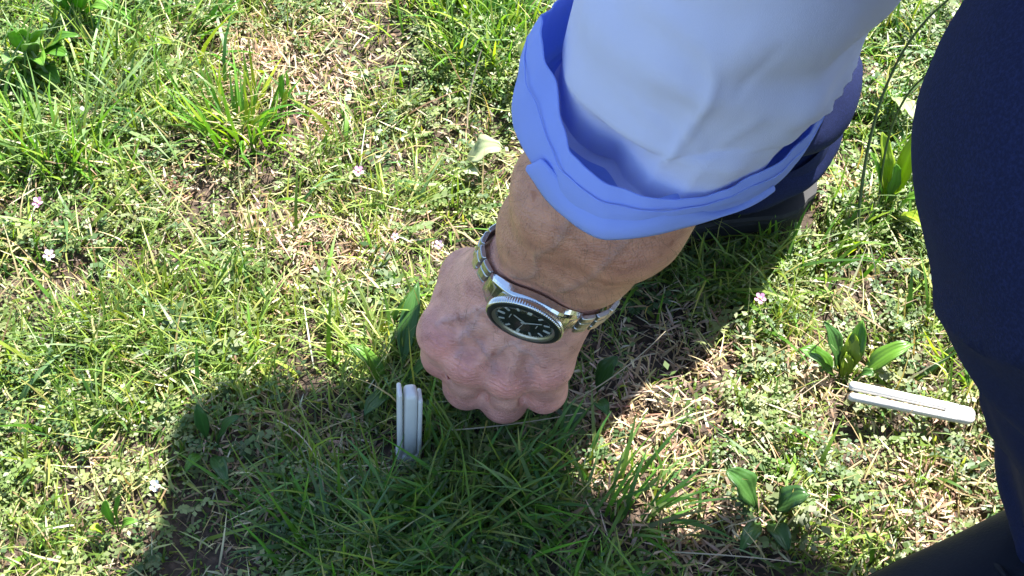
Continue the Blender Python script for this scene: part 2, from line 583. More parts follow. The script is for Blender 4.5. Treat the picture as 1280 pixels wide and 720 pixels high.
# palm mass and the ball of the thumb
hf.cone(WRI + HL * 0.02 - DOR * 0.012, (MCP[1] + MCP[2]) / 2 - DOR * 0.015, 0.019, 0.017, k=0.012)
hf.cone(WRI + HL * 0.03 + HA * 0.018 - DOR * 0.008, MCP[3] - DOR * 0.014, 0.0155, 0.012, k=0.012)
TB = WRI + HL * 0.016 - HA * 0.020 - DOR * 0.010
TM = MCP[0] - DOR * 0.026 - HL * 0.022 - HA * 0.001
hf.cone(TB, TM, 0.0155, 0.0145, k=0.012)
hf.cone(cb[0] - HA * 0.004 - DOR * 0.004, MCP[0] - DOR * 0.012 - HL * 0.012 - HA * 0.001, 0.0135, 0.0125, k=0.012)
TI = TM + nrm(HL * 0.9 + HA * 0.35 - DOR * 0.25) * 0.034
TT = TI + nrm(HL * 0.6 + HA * 0.8 + DOR * 0.1) * 0.022
# knuckles: rounded heads with a slight valley between
for i in range(4):
    hf.cone(MCP[i] + DOR * 0.0018, MCP[i] + DOR * 0.0018 + HL * 0.003, (0.0130, 0.0127, 0.0121, 0.0115)[i], k=0.008)
# fingers: proximal, middle, distal, each rooted at its knuckle
cur1, cur2 = nrm(-DOR * 0.85 + np.array([0, 0.1, 0.28])), nrm(-DOR * 0.25 + np.array([0.05, -0.1, 0.95]))
FING = []
for i in range(4):
    r = (0.0124, 0.0127, 0.0124, 0.0114)[i]
    dip = PIP[i] + cur1 * (0.024, 0.028, 0.026, 0.020)[i]
    tip = dip + cur2 * (0.018, 0.020, 0.019, 0.016)[i]
    FING.append((PIP[i], dip, tip))
    f2 = (MCP[i] * 0.45 + PIP[i] * 0.55)
    hf.chain([MCP[i], f2, PIP[i], dip, tip], [r * 1.03, r * 1.01, r * 1.05, r * 0.88, r * 0.70], k=0.0050)
hf.chain([TM, TI, TT], [0.0140, 0.0115, 0.0092], k=0.004)
# tendons on the back of the hand, faint
for i in range(4):
    a0 = WRI + HL * 0.024 + HA * (-0.008, -0.003, 0.003, 0.009)[i] + DOR * 0.0135
    hf.cone(a0, MCP[i] + DOR * 0.0125, 0.0016, 0.0022, k=0.006)
# ulna head bump on the wrist
hf.cone(WRI + ACR * 0.019 + DIALN * 0.010 + fdir * 0.034, WRI + ACR * 0.019 + DIALN * 0.010 + fdir * 0.040, 0.0100, k=0.010)
# furrows between the fingers and across the finger joints
for i in range(3):
    e0 = (MCP[i] * 0.25 + PIP[i] * 0.75 + MCP[i + 1] * 0.25 + PIP[i + 1] * 0.75) / 2
    g0 = (MCP[i] + MCP[i + 1]) / 2 * 0.55 + (PIP[i] + PIP[i + 1]) / 2 * 0.45
    hf.cone(g0 + DOR * 0.0125, e0 + DOR * 0.010, 0.0016, 0.0026, k=0.004, carve=True)
hV, hQ = hf.surface()
hV = relax(hV, hQ, 2, 0.5)
hN = vnormals(hV, hQ)


def seg_dist(P, a, b):
    d = b - a
    t = np.clip(((P - a) @ d) / (d @ d), 0, 1)
    return np.linalg.norm(P - a - t[:, None] * d, axis=1)


# veins: raised bluish cords wandering over the back of the hand and the forearm
back = (hN @ DOR) > 0.15
vein = np.zeros(len(hV))


def surf_pt(base, h=0.018):
    return base + DOR * h


vm = [(MCP[i] + MCP[i + 1]) / 2 for i in range(3)]
paths = [
    [surf_pt(vm[0] - HL * 0.004, 0.012), surf_pt(vm[0] - HL * 0.016 - HA * 0.002, .015), surf_pt(MCP[0] - HL * 0.026 + HA * 0.008, .016), surf_pt(MCP[0] - HL * 0.040 + HA * 0.010, .016), surf_pt(WRI + HL * 0.03 - HA * 0.014, .017)],
    [surf_pt(vm[1] - HL * 0.006, 0.012), surf_pt(vm[1] - HL * 0.018 - HA * 0.004, .015), surf_pt(vm[0] - HL * 0.020, .016), surf_pt(MCP[0] - HL * 0.026 + HA * 0.008, .016)],
    [surf_pt(vm[1] - HL * 0.018 - HA * 0.004, .015), surf_pt(vm[1] - HL * 0.034 + HA * 0.003, .017), surf_pt(vm[1] - HL * 0.05 + HA * 0.001, .018)],
    [surf_pt(vm[2] - HL * 0.006, 0.012), surf_pt(vm[2] - HL * 0.020 - HA * 0.003, .015), surf_pt(vm[1] - HL * 0.034 + HA * 0.003, .017)],
    [surf_pt(MCP[0] - HL * 0.012 - HA * 0.006, .010), surf_pt(MCP[0] - HL * 0.026 + HA * 0.001, .014), surf_pt(MCP[0] - HL * 0.040 + HA * 0.010, .016)],
]
fp = lambda t, a, h: WRI + (FORE - WRI) * t + ACR * a + DIALN * h
paths.append([fp(.25, -.018, .018), fp(.6, -.012, .022), fp(.9, -.016, .024), fp(1.3, -.010, .026)])
paths.append([fp(.5, .004, .024), fp(.9, .012, .024), fp(1.3, .014, .026)])
def drop_to_skin(p, n_):
    p = np.array(p, float) + n_ * 0.02
    for _ in range(90):
        if hf.value(p[None])[0] < 0.0004: break
        p = p - n_ * 0.0006
    return p


for ip, p in enumerate(paths):
    p = np.array(p); nn_ = DOR if ip < 5 else DIALN
    tt = np.linspace(0, len(p) - 1, 12 * (len(p) - 1))
    pp = np.stack([np.interp(tt, np.arange(len(p)), p[:, c]) for c in range(3)], 1)
    pp = pp + (HA * 0.0016)[None] * np.sin(tt * 4.0 + ip)[:, None]
    pp = np.array([drop_to_skin(q, nn_) for q in pp])
    for a, b in zip(pp[:-1], pp[1:]):
        m_ = np.sum((hV - a) ** 2, 1) < 0.01 ** 2
        if not m_.any(): continue
        w = seg_dist(hV[m_], a, b)
        vein[m_] = np.maximum(vein[m_], np.exp(-(w / 0.0019) ** 2))
vein *= np.clip((hN @ DOR) * 2 + 0.2, 0, 1)
hV = hV + hN * (vein * 0.0009)[:, None]
# wrinkles across knuckles and finger joints (real relief)
wr = np.zeros(len(hV))
for i in range(4):
    for c, rad, amp, ph in ((MCP[i] + DOR * 0.011, 0.012, 0.00032, 0.0), (PIP[i] + DOR * 0.008, 0.011, 0.00045, 1.0)):
        d = hV - c
        ax = nrm(PIP[i] - MCP[i])
        wv = np.sin((d @ ax) * 2 * math.pi / 0.0028 + 2.2 * noise(hV, 160, 5) + ph)
        wr += amp * wv * np.exp(-np.sum(d * d, 1) / rad ** 2)
hV = hV + hN * wr[:, None]
hV = hV + hN * (0.0006 * noise(hV, 70, 8) + 0.0009 * noise(hV, 32, 9))[:, None]
# creases where the wrist bends
t_w = (hV - WRI) @ fdir
cr = np.exp(-((t_w - 0.012 + 0.003 * noise(hV, 60, 4)) / 0.0016) ** 2) + 0.7 * np.exp(-((t_w - 0.020 + 0.004 * noise(hV, 50, 6)) / 0.0016) ** 2)
hV = hV - hN * (0.0005 * cr * np.clip(hN @ DIALN, 0, 1))[:, None]
# colour: tanned forearm, pinker mottled hand
t_f = np.clip((t_w + 0.03) / 0.08, 0, 1)[:, None]; t_f = t_f * t_f * (3 - 2 * t_f)
hand_c, arm_c = np.array([0.68, 0.352, 0.290]), np.array([0.57, 0.285, 0.195])
hC = hand_c * (1 - t_f) + arm_c * t_f
n_a, n_b = noise(hV, 55, 21)[:, None], noise(hV, 120, 22)[:, None]
hC = hC * (1 + 0.10 * n_a * np.array([0.5, 1.0, 0.9]) + 0.07 * n_b)
knuc = np.zeros(len(hV))
for i in range(4):
    knuc = np.maximum(knuc, np.exp(-np.sum((hV - MCP[i] - DOR * 0.012) ** 2, 1) / 0.011 ** 2))
    knuc = np.maximum(knuc, 0.8 * np.exp(-np.sum((hV - PIP[i] - DOR * 0.008) ** 2, 1) / 0.010 ** 2))
hC = hC * (1 + knuc[:, None] * np.array([0.08, -0.10, -0.08]))
hC = hC * (1 - vein[:, None] * np.array([0.16, 0.06, -0.05]))

# --- rest of the body, coarser, under the clothes
bf = Field((-0.32, 0.10, -0.01), (0.66, 0.98, 1.12), 0.0075)
spine = [PELV, PELV * 0.55 + CHEST * 0.45 + np.array([0, 0, 0.05]), CHEST + np.array([0, 0, 0.01])]
TW = nrm(R_SHO - L_SHO)
for o in (-0.055, 0.055):
    hipax = nrm(R_HIP - L_HIP)
    bf.chain([spine[0] + hipax * o, spine[1] + nrm(hipax + TW) * o, spine[2] + TW * o], [0.105, 0.095, 0.105], k=0.05)
bf.cone(L_SHO, R_SHO, 0.055, k=0.04)
bf.cone(CHEST + np.array([-0.01, 0, 0.03]), NECK, 0.062, 0.056, k=0.03)
bf.cone(NECK, HEAD + np.array([0.03, 0.01, 0.0]), 0.055, 0.055, k=0.02)
# head with brow, nose, cheeks, chin, ears, looking at the hand
LOOK = nrm(np.array([-0.02, 0.44, 0.06]) - HEAD)
CROWN = nrm(HEAD - NECK - LOOK * float((HEAD - NECK) @ LOOK))
SIDE = nrm(np.cross(LOOK, CROWN))
hp = lambda f, s, c: HEAD + LOOK * f + SIDE * s + CROWN * c
bf.cone(hp(-0.015, 0, 0.035), hp(0.005, 0, 0.03), 0.078, 0.075, k=0.01)
bf.cone(hp(0.03, 0, -0.01), hp(0.045, 0, -0.065), 0.058, 0.040, k=0.025)
bf.cone(hp(0.07, 0, -0.088), hp(0.072, 0, -0.09), 0.022, k=0.02)
bf.cone(hp(0.088, 0, 0.005), hp(0.112, 0, -0.03), 0.010, 0.014, k=0.012)
bf.cone(hp(0.082, -0.03, 0.02), hp(0.082, 0.03, 0.02), 0.012, k=0.012)
bf.cone(hp(0.088, -0.018, -0.058), hp(0.088, 0.018, -0.058), 0.009, k=0.006)
for s in (-1, 1):
    bf.cone(hp(0.086, s * 0.031, 0.003), hp(0.092, s * 0.031, 0.003), 0.0125, k=0.008, carve=True)
    bf.cone(hp(0.074, s * 0.031, 0.003), hp(0.077, s * 0.031, 0.003), 0.0125, k=0.003)
    bf.cone(hp(0.0, s * 0.078, 0.015), hp(-0.008, s * 0.084, -0.025), 0.014, 0.009, k=0.008, flat=(SIDE, 0.7))
# arms, legs and feet
bf.chain([L_SHO, L_ELB, UP1], [0.050, 0.040, 0.030], k=0.02)
bf.chain([R_SHO, R_ELB], [0.050, 0.041], k=0.02)
for h_, k_, a_ in ((L_HIP, L_KNEE, L_ANK), (R_HIP, R_KNEE, R_ANK)):
    bf.chain([h_, k_, a_], [0.075, 0.044, 0.034], k=0.03)
bV, bQ = bf.surface()
bV = relax(bV, bQ, 2)
bC = np.tile(np.array([0.43, 0.235, 0.185]), (len(bV), 1))
# lips and eyes tinted on the continuous head
lip = np.exp(-((((bV - hp(0.093, 0, -0.058)) @ CROWN) / 0.007) ** 2 + (((bV - hp(0.093, 0, -0.058)) @ SIDE) / 0.02) ** 2)) * ((bV - HEAD) @ LOOK > 0.07)
bC = bC * (1 - lip[:, None] * np.array([0.15, 0.5, 0.4]))
# other hand: the same hand mirrored, resting on the far thigh
fr0 = np.stack([fdir, ACR, DIALN], 1)
d2 = nrm(R_ELB - R_WRI)
n2 = nrm(np.array([-0.15, -0.1, 1.0]) - d2 * float(np.array([-0.15, -0.1, 1.0]) @ d2))
a2 = np.cross(d2, n2)
sgn = np.linalg.det(fr0)
fr1 = np.stack([d2, a2 if sgn * np.linalg.det(np.stack([d2, a2, n2], 1)) < 0 else -a2, n2], 1)

oV = (hV - WRI) @ fr0 @ fr1.T + R_WRI
oQ = hQ[:, ::-1]
aV = np.concatenate([hV, bV, oV]); aQ = np.concatenate([hQ, bQ + len(hV), oQ + len(hV) + len(bV)])
body_me = mesh('body', aV, aQ)
set_col(body_me, np.concatenate([hC, bC, hC]))
body = link('body', body_me, MAT['skin'], person)

# fine hairs on the forearm and the back of the hand
hrng = np.random.default_rng(3)
cand = np.where(((hN @ DIALN) > 0.0) & (t_w > 0.012) & (t_w < 0.13))[0]
cand2 = np.where(((hN @ DOR) > 0.4) & (t_w < -0.01) & (t_w > -0.05))[0]
sel = np.concatenate([hrng.choice(cand, 480, replace=False), hrng.choice(cand2, 60, replace=False)])
p0 = hV[sel]; nn0 = hN[sel]
hd = -fdir * 0.8 + ACR * 0.5
hd = hd[None] + hrng.normal(0, 0.28, (len(sel), 3)); hd = hd - nn0 * np.sum(hd * nn0, 1)[:, None]
hd = hd / np.linalg.norm(hd, axis=1)[:, None]
Lh = hrng.uniform(0.004, 0.010, len(sel))[:, None]
sdv = np.cross(hd, nn0) * 0.000045
mid0 = p0 + hd * Lh * 0.5 + nn0 * 0.0012; end0 = p0 + hd * Lh + nn0 * 0.0010
HV = np.stack([p0 - sdv, p0 + sdv, mid0 + sdv * .8, mid0 - sdv * .8, end0 + sdv * .3, end0 - sdv * .3], 1).reshape(-1, 3)
bq = (np.arange(len(sel)) * 6)[:, None]
HQ = np.concatenate([bq + np.array([[0, 1, 2, 3]]), bq + np.array([[3, 2, 4, 5]])])
tag(link('arm_hair', mesh('arm_hair', HV, HQ), MAT['arm_hair'], body), kind='stuff')

# hair: short cap over the back of the head, with locks
hr = Field(HEAD - 0.16, HEAD + 0.16, 0.004)
hr.cone(hp(-0.022, 0, 0.042), hp(0.0, 0, 0.042), 0.083, 0.078, k=0.01)
hr.cone(hp(-0.05, 0, 0.0), hp(-0.045, 0, -0.04), 0.05, 0.04, k=0.02)
hr.cone(hp(0.085, 0, -0.03), hp(0.09, 0, -0.03), 0.075, k=0.01, carve=True)
V, Q = hr.surface(); V = relax(V, Q, 2); Nn = vnormals(V, Q)
V = V + Nn * (0.004 * noise(V, 60, 3) + 0.003 * noise(V, 150, 4))[:, None]
link('hair', mesh('hair', V, Q), MAT['hair'], person)

# --- jeans
jf = Field((-0.12, 0.10, 0.03), (0.68, 0.80, 0.92), 0.0052)
hipax = nrm(R_HIP - L_HIP)
jf.cone(L_HIP + hipax * 0.01, R_HIP - hipax * 0.01, 0.118, k=0.05)
jf.cone(PELV, PELV * 0.8 + CHEST * 0.2, 0.125, 0.118, k=0.05)
HEM_L = L_ANK + nrm(L_KNEE - L_ANK) * -0.012
HEM_R = R_ANK + nrm(R_KNEE - R_ANK) * -0.028
for h_, k_, a_, rk in ((L_HIP, L_KNEE, HEM_L, 0.0850), (R_HIP, R_KNEE, HEM_R, 0.064)):
    fat = 1.0 if rk > 0.07 else 0.80
    calf = a_ * 0.45 + k_ * 0.55 + nrm(np.cross(k_ - a_, h_ - k_)) * 0 + (np.array([0.012, 0.006, 0]) if rk < 0.07 else np.array([0.004, 0.006, 0.0]))
    low = a_ * 0.8 + k_ * 0.2
    jf.chain([h_, h_ * 0.5 + k_ * 0.5, k_], [0.100, 0.090 * (fat + 1) / 2, rk], k=0.04)
    jf.chain([k_, calf, low, a_], [rk, 0.0695 * (fat if fat < 1 else 1), 0.060 * (fat + 1) / 2, 0.057 * (fat + 2) / 3], k=0.03)
V, Q = jf.surface()
for a_, k_ in ((HEM_L, L_KNEE), (HEM_R, R_KNEE)):               # cut the leg square at the hem
    ax = nrm(k_ - a_)
    d = (V - a_) @ ax
    nearhem = (np.linalg.norm(V - a_, axis=1) < 0.09) & (d < 0)
    V[nearhem] -= ax * d[nearhem][:, None] * 0.97
V = relax(V, Q, 3); Nn = vnormals(V, Q)
fold = np.zeros(len(V))
for k_, a_, ph in ((L_KNEE, HEM_L, 0.0), (R_KNEE, HEM_R, 1.3)):
    ax = nrm(k_ - a_); L = np.linalg.norm(k_ - a_)
    t = ((V - a_) @ ax) / L
    rr = np.linalg.norm(V - a_ - ((V - a_) @ ax)[:, None] * ax, axis=1)
    w = (rr < 0.11) * np.exp(-((t - 0.12) / 0.16) ** 2)
    fold += (0.0045 if ph == 0 else 0.0075) * w * np.sin(t * 48 + 3.2 * noise(V, 18, 12) + ph)
    w2 = (rr < 0.12) * np.exp(-((t - 0.95) / 0.22) ** 2)
    fold += 0.003 * w2 * np.sin(t * 30 + 3 * noise(V, 14, 13) + ph)
rdg = (1 - np.abs(noise(V @ np.array([[1, 0.2, 0.5], [-0.2, 1, 0.3], [-0.6, 0.1, 0.8]]), 15, 16))) ** 5
V = V + Nn * (fold + 0.004 * noise(V, 16, 14) + 0.0014 * noise(V, 45, 15) + 0.0055 * rdg)[:, None]
jeans = link('jeans', mesh('jeans', V, Q), MAT['denim'], person)


def band(center, axis, r, h, thick, n=64, wob=0.002, seed=1):
    axis = nrm(axis); u = nrm(np.cross(axis, [0.3, 1, 0.1])); v = np.cross(axis, u)
    th = np.linspace(0, 2 * math.pi, n, endpoint=False)
    cs = np.stack([np.cos(th), np.sin(th)], 1)
    w = wob * np.sin(3 * th + seed) + wob * 0.6 * np.sin(5 * th + 2 * seed)
    prof = [(r - thick, 0.0), (r, -0.001), (r + thick * .6, 0.002), (r + thick, h * 0.3), (r + thick, h * 0.7), (r + thick * .8, h - 0.002), (r - thick * .4, h)]
    rings = []
    for rr, z in prof:
        rad = (rr + w)[:, None]
        rings.append(center + axis * z + rad * (cs[:, :1] * u + cs[:, 1:] * v))
    return loft(rings)


for a_, k_, sd in ((HEM_L, L_KNEE, 1), (HEM_R, R_KNEE, 4)):
    V, Q = band(a_ - nrm(k_ - a_) * 0.004, k_ - a_, 0.0575 if sd == 1 else 0.0530, 0.022, 0.0028 if sd == 1 else 0.0006, seed=sd)
    hem = link('hem', mesh('hem', V, Q), MAT['denim'], jeans)
# outer seam along each leg
for h_, k_, a_, sd in ((L_HIP, L_KNEE, HEM_L, np.array([-0.5, 0.75, 0.0])),):
    pts = []
    for t in np.linspace(0.02, 0.95, 60):
        c = a_ * (1 - t) + k_ * t
        ax = nrm(k_ - a_); s = nrm(sd - ax * float(sd @ ax))
        p = c + s * 0.11
        for _ in range(60):                          # walk in until the cloth is met
            if jf.value(p[None])[0] < 0.0022: break
            p = p - s * 0.001
        pts.append(p)
    pts = np.array(pts)
    rings = []
    for i, p in enumerate(pts):
        tdir = nrm(pts[min(i + 1, len(pts) - 1)] - pts[max(i - 1, 0)])
        s = nrm(sd - tdir * float(sd @ tdir)); w_ = np.cross(tdir, s)
        rings.append([p + s * 0.0006 * math.cos(q) + w_ * 0.0013 * math.sin(q) for q in np.linspace(0, 2 * math.pi, 8, endpoint=False)])
    link('seam', mesh('seam', *loft(rings)), MAT['denim_thread'], jeans)


# --- shoes: lofted upper on a welted sole
def shoe(ank, heading, length, lift=0.0, back=0.062):
    f = nrm([heading[0], heading[1], 0]); s = np.array([-f[1], f[0], 0]); up = np.array([0, 0, 1.0])
    heel = np.array([ank[0], ank[1], 0]) - f * back
    def W(t, x, z):
        drop = lift * (1 - min(t / 0.7, 1.0))
        return heel + f * (t * length) + s * x + up * (z + 0.004 + drop)
    ts = [0.0, 0.02, 0.06, 0.14, 0.24, 0.36, 0.48, 0.60, 0.72, 0.82, 0.90, 0.955, 0.985, 1.0]
    hw = [0.010, 0.020, 0.028, 0.033, 0.033, 0.034, 0.038, 0.044, 0.047, 0.045, 0.038, 0.027, 0.016, 0.006]
    ht = [0.060, 0.074, 0.084, 0.090, 0.094, 0.094, 0.084, 0.070, 0.058, 0.050, 0.044, 0.037, 0.030, 0.024]
    tb, wb, hb = ts, hw, ht
    ts = [0.5 - 0.5 * math.cos(math.pi * i / 33) for i in range(34)]
    hw = [float(np.interp(t, tb, wb)) * (1 - max(0, 1 - t / 0.10) ** 2.6) ** 0.5 * (1 - max(0, 1 - (1 - t) / 0.16) ** 2.4) ** 0.5 + 0.0015 for t in ts]
    hw = [max(w, 0.030 * math.sqrt(max(0.0, 1 - max(0, 1 - t / 0.11) ** 2))) if t < 0.11 else w for t, w in zip(ts, hw)]
    ht = [float(np.interp(t, tb, hb)) for t in ts]
    n = 28
    rings = []
    for t, w, h in zip(ts, hw, ht):
        ring = []
        for j in range(n):
            a = 2 * math.pi * j / n
            cx, cz = math.cos(a), math.sin(a)
            px = math.copysign(abs(cx) ** 0.75, cx) * w
            pz = 0.020 + (h - 0.020) * (0.5 + 0.5 * math.copysign(abs(cz) ** 0.8, cz))
            if t < 0.5: px *= 1.0 - 0.18 * max(0, cz)
            else: px *= 1.0 - 0.30 * max(0, cz)
            ring.append(W(t, px, pz))
        rings.append(ring)
    V, Q = loft(rings)
    F = [tuple(q) for q in Q] + [tuple(range(n))[::-1], tuple((len(ts) - 1) * n + j for j in range(n))]
    up_o = link('shoe', mesh('shoe', V, F), MAT['shoe'], person)
    m = up_o.modifiers.new('sub', 'SUBSURF'); m.levels = m.render_levels = 2
    # sole and welt: outline a little wider than the upper
    def sole(name, z0, z1, grow, mat, t0=0.0, t1=1.0):
        out = []
        tt = [t for t in ts if t0 <= t <= t1]
        ww = [w for t, w in zip(ts, hw) if t0 <= t <= t1]
        for t, w in zip(tt, ww): out.append((t, w + grow))
        for t, w in zip(tt[::-1], ww[::-1]): out.append((t, -w - grow))
        rings = []
        for z, g in ((z0, 0.94), (z0 + 0.002, 1.0), (z1 - 0.002, 1.0), (z1, 0.96)):
            rings.append([W(t, x * g, z) - f * (grow if t < 0.03 else (-grow if t > 0.97 else 0)) for t, x in out])
        V, Q = loft(rings); nn = len(out)
        F = [tuple(q) for q in Q] + [tuple(range(nn))[::-1], tuple(3 * nn + j for j in range(nn))]
        return link(name, mesh(name, V, F), mat, up_o, smooth=False)
    sole('sole', 0.0, 0.012, 0.002, MAT['sole_dark'])
    sole('welt', 0.0122, 0.0175, 0.0035, MAT['sole_dark'])
    sole('heel', 0.004, 0.0165, 0.0030, MAT['sole'], 0.0, 0.025)
    # padded collar round the ankle
    cpts = []
    for q in np.linspace(0, 2 * math.pi, 40, endpoint=False):
        t = 0.20 + 0.16 * math.cos(q); cpts.append(W(t, 0.031 * math.sin(q), 0.092 + 0.006 * math.cos(2 * q)))
    cpts = np.array(cpts); rings = []
    for i in range(40):
        td = nrm(cpts[(i + 1) % 40] - cpts[i - 1]); a = nrm(np.cross(td, up)); b = np.cross(td, a)
        rings.append([cpts[i] + 0.006 * (a * math.cos(q) + b * 1.4 * math.sin(q)) for q in np.linspace(0, 2 * math.pi, 10, endpoint=False)])
    rings.append(rings[0])
    link('collar', mesh('collar', *loft(rings)), MAT['shoe'], up_o)
    # raised seam of the toe cap and the side panel
    def ridge(name, path, r=0.0013):
        path = np.array(path); rings = []
        for i in range(len(path)):
            td = nrm(path[min(i + 1, len(path) - 1)] - path[max(i - 1, 0)])
            a = nrm(np.cross(td, up + s * 0.01)); b = np.cross(td, a)
            rings.append([path[i] + r * (a * math.cos(q) + b * math.sin(q)) for q in np.linspace(0, 2 * math.pi, 6, endpoint=False)])
        link(name, mesh(name, *loft(rings)), MAT['shoe'], up_o)
    for sd in (-1, 1):
        p = []
        for t in np.linspace(0.1, 0.93, 40):
            w = np.interp(t, ts, hw); h = np.interp(t, ts, ht)
            p.append(W(t, sd * (w * 0.99), 0.020 + (h - 0.02) * 0.42))
        ridge('seam', p)
    # laces across the instep
    for t in (0.44, 0.49, 0.54, 0.59):
        p = []
        for x in np.linspace(-1, 1, 15):
            w = np.interp(t, ts, hw) * 0.45; h = np.interp(t, ts, ht)
            p.append(W(t + 0.008 * x, x * w, h + 0.001 - 0.010 * x * x))
        ridge('lace', p, 0.0018)
    return up_o


shoe(L_ANK, (-0.87, -0.49), 0.275)
shoe(R_ANK, (-0.995, -0.10), 0.187, back=0.050)

# --- shirt: trunk and far sleeve, then the near sleeve with its turned-up cuff
sf = Field((-0.20, 0.30, 0.42), (0.62, 0.98, 1.06), 0.0062)
for o in (-0.06, 0.06):
    sf.chain([PELV + hipax * o, spine[1] + nrm(hipax + TW) * o, spine[2] + TW * o], [0.118, 0.108, 0.116], k=0.05)
sf.cone(L_SHO + np.array([0, 0, .0]), R_SHO, 0.068, k=0.05)
sf.cone(CHEST, NECK, 0.085, 0.068, k=0.03)
sf.chain([L_SHO, L_SHO * 0.6 + L_ELB * 0.4], [0.070, 0.066], k=0.03)
sf.chain([R_SHO, R_ELB, R_ELB * 0.55 + R_WRI * 0.45], [0.068, 0.050, 0.046], k=0.03)
V, Q = sf.surface(); V = relax(V, Q, 3); Nn = vnormals(V, Q)
rid = 1 - np.abs(noise(V, 13, 31))
V = V + Nn * (0.006 * noise(V, 9, 30) + 0.006 * rid ** 3)[:, None]
tV, tQ = V, Q

RIM_C, RIM_R = np.array([0.063, 0.4325, 0.279]), 0.0620
nth = 220
th = np.linspace(0, 2 * math.pi, nth, endpoint=False)
deg = np.degrees(th)


def bump_deg(c, w):
    d = (deg - c + 180) % 360 - 180
    return np.exp(-(d / w) ** 2)


gap = 0.0045 + 0.0175 * bump_deg(180, 38) + 0.026 * bump_deg(236, 27) + 0.008 * bump_deg(100, 40)
gap = gap + 0.0075 * bump_deg(328, 24)
gap = np.maximum(gap - 0.012 * bump_deg(290, 20), 0.0022) * 0.92
flap_h = 0.020 + 0.020 * bump_deg(172, 42) - 0.008 * bump_deg(292, 24) + 0.003 * np.sin(5 * th + 0.4) * bump_deg(240, 60) + 0.006 * bump_deg(345, 22) + 0.009 * bump_deg(352, 10)
fr = np.random.default_rng(23)


def facets(nk, amp, jitter=0.35):
    """piecewise straight offsets round the ring: flat facets meeting in creases"""
    k = (np.arange(nk) + fr.uniform(-jitter, jitter, nk)) * 360.0 / nk
    v = fr.normal(0, amp, nk)
    kk = np.concatenate([k - 360, k, k + 360]); vv = np.concatenate([v, v, v])
    o = np.argsort(kk)
    f_ = np.interp(deg, kk[o], vv[o])
    return 0.25 * np.roll(f_, 1) + 0.5 * f_ + 0.25 * np.roll(f_, -1)


fac_rim, fac_top, fac_edge = facets(17, 0.0013), facets(13, 0.0022), facets(19, 0.0016)
fac_sl = [facets(11, 0.0020), facets(12, 0.0022), facets(10, 0.0022), facets(13, 0.0020)]
rip = 0.0007 * np.sin(11 * th + 0.7) * np.sin(3 * th + 1) + 0.0006 * np.sin(19 * th + 2.0) * np.sin(2 * th) + 0.0002 * np.sin(31 * th)
lean = 0.001 + 0.0085 * bump_deg(190, 45) - 0.003 * bump_deg(330, 30) - 0.0045 * bump_deg(352, 11)
rim_r = RIM_R + 0.0016 * np.sin(3 * th + 0.6) + fac_rim
rim_z = 0.0022 * np.sin(4 * th + 1.0) + 0.6 * facets(15, 0.0016) + 0.006 * bump_deg(0, 40) - 0.003 * bump_deg(215, 25)
dirs = np.stack([np.cos(th), np.sin(th), 0 * th], 1)


def ring(rad, z, c=None):
    c = RIM_C if c is None else c
    p = c + dirs * np.asarray(rad)[..., None]
    p[:, 2] = c[2] + z + rim_z
    return p


low_r = rim_r - gap
rings = []
# upper sleeve: from the shoulder down over the elbow, as circles about the arm, blending to the gathered lower edge
tops = [(L_SHO + np.array([0.01, 0, 0.0]), 0.076), (L_SHO * 0.7 + L_ELB * 0.3, 0.074), (L_SHO * 0.35 + L_ELB * 0.65, 0.070), (L_ELB + np.array([-0.003, 0.0, 0.012]), 0.0610),
        (np.array([0.0895, 0.4375, 0.366]), 0.0585), (np.array([0.0858, 0.436, 0.347]), 0.0570), (np.array([0.0820, 0.435, 0.329]), 0.0560), (np.array([0.0780, 0.434, 0.312]), 0.0552)]
for it, (c, r) in enumerate(tops):
    rings.append(c + dirs * (r + (fac_sl[it - 4] * (1.0 if it > 4 else 0.8) if it >= 4 else 0))[:, None] if it >= 4 else c + dirs * r)
rings = [np.array(r) for r in rings]
base = ring(low_r, 0.003)
prev = rings[-1]
for q in (0.35, 0.62, 0.82, 0.94, 1.0):
    b = ring(low_r, 0.003 + 0.028 * (1 - q))
    rings.append(prev * (1 - q) + b * q if q < 1 else base)
rings.append(ring(low_r * 0.5 + rim_r * 0.5, -0.004))
rings.append(ring(rim_r - 0.0022, -0.0055))
rings.append(ring(rim_r, -0.0035))
rings.append(ring(rim_r + 0.0012, 0.001))
for q in (0.2, 0.4, 0.6, 0.8, 0.93, 1.0):
    rings.append(ring(rim_r + 0.0012 + 0.0015 * math.sin(q * 3) - lean * q ** 1.4 + (rip + fac_top) * q, (flap_h + fac_edge) * q))
R_ = np.array(rings)
# densify along the sleeve for the folds
m_old = len(R_)
fine = []
for i in range(m_old - 1):
    k = 6 if i < 9 else 3
    for q in np.linspace(0, 1, k, endpoint=False):
        p0 = R_[max(i - 1, 0)]; p1 = R_[i]; p2 = R_[i + 1]; p3 = R_[min(i + 2, m_old - 1)]
        if i >= 7: fine.append(p1 * (1 - q) + p2 * q)
        else: fine.append(0.5 * ((2 * p1) + (-p0 + p2) * q + (2 * p0 - 5 * p1 + 4 * p2 - p3) * q ** 2 + (-p0 + 3 * p1 - 3 * p2 + p3) * q ** 3))
fine.append(R_[-1])
V, Q = loft(np.array(fine))
Nn = vnormals(V, Q)
drow = np.repeat(np.arange(len(fine)), nth) / len(fine)
P2 = V * np.array([1, 1, 0.6])
rd = 1 - np.abs(noise(P2 @ np.array([[0.9, 0.3, 0.4], [-0.3, 0.9, 0.1], [-0.5, 0.0, 1.0]]), 30, 43))
soft = 0.0032 * noise(P2, 22, 41) + 0.0012 * noise(P2, 55, 42) - 0.0030 * rd ** 5
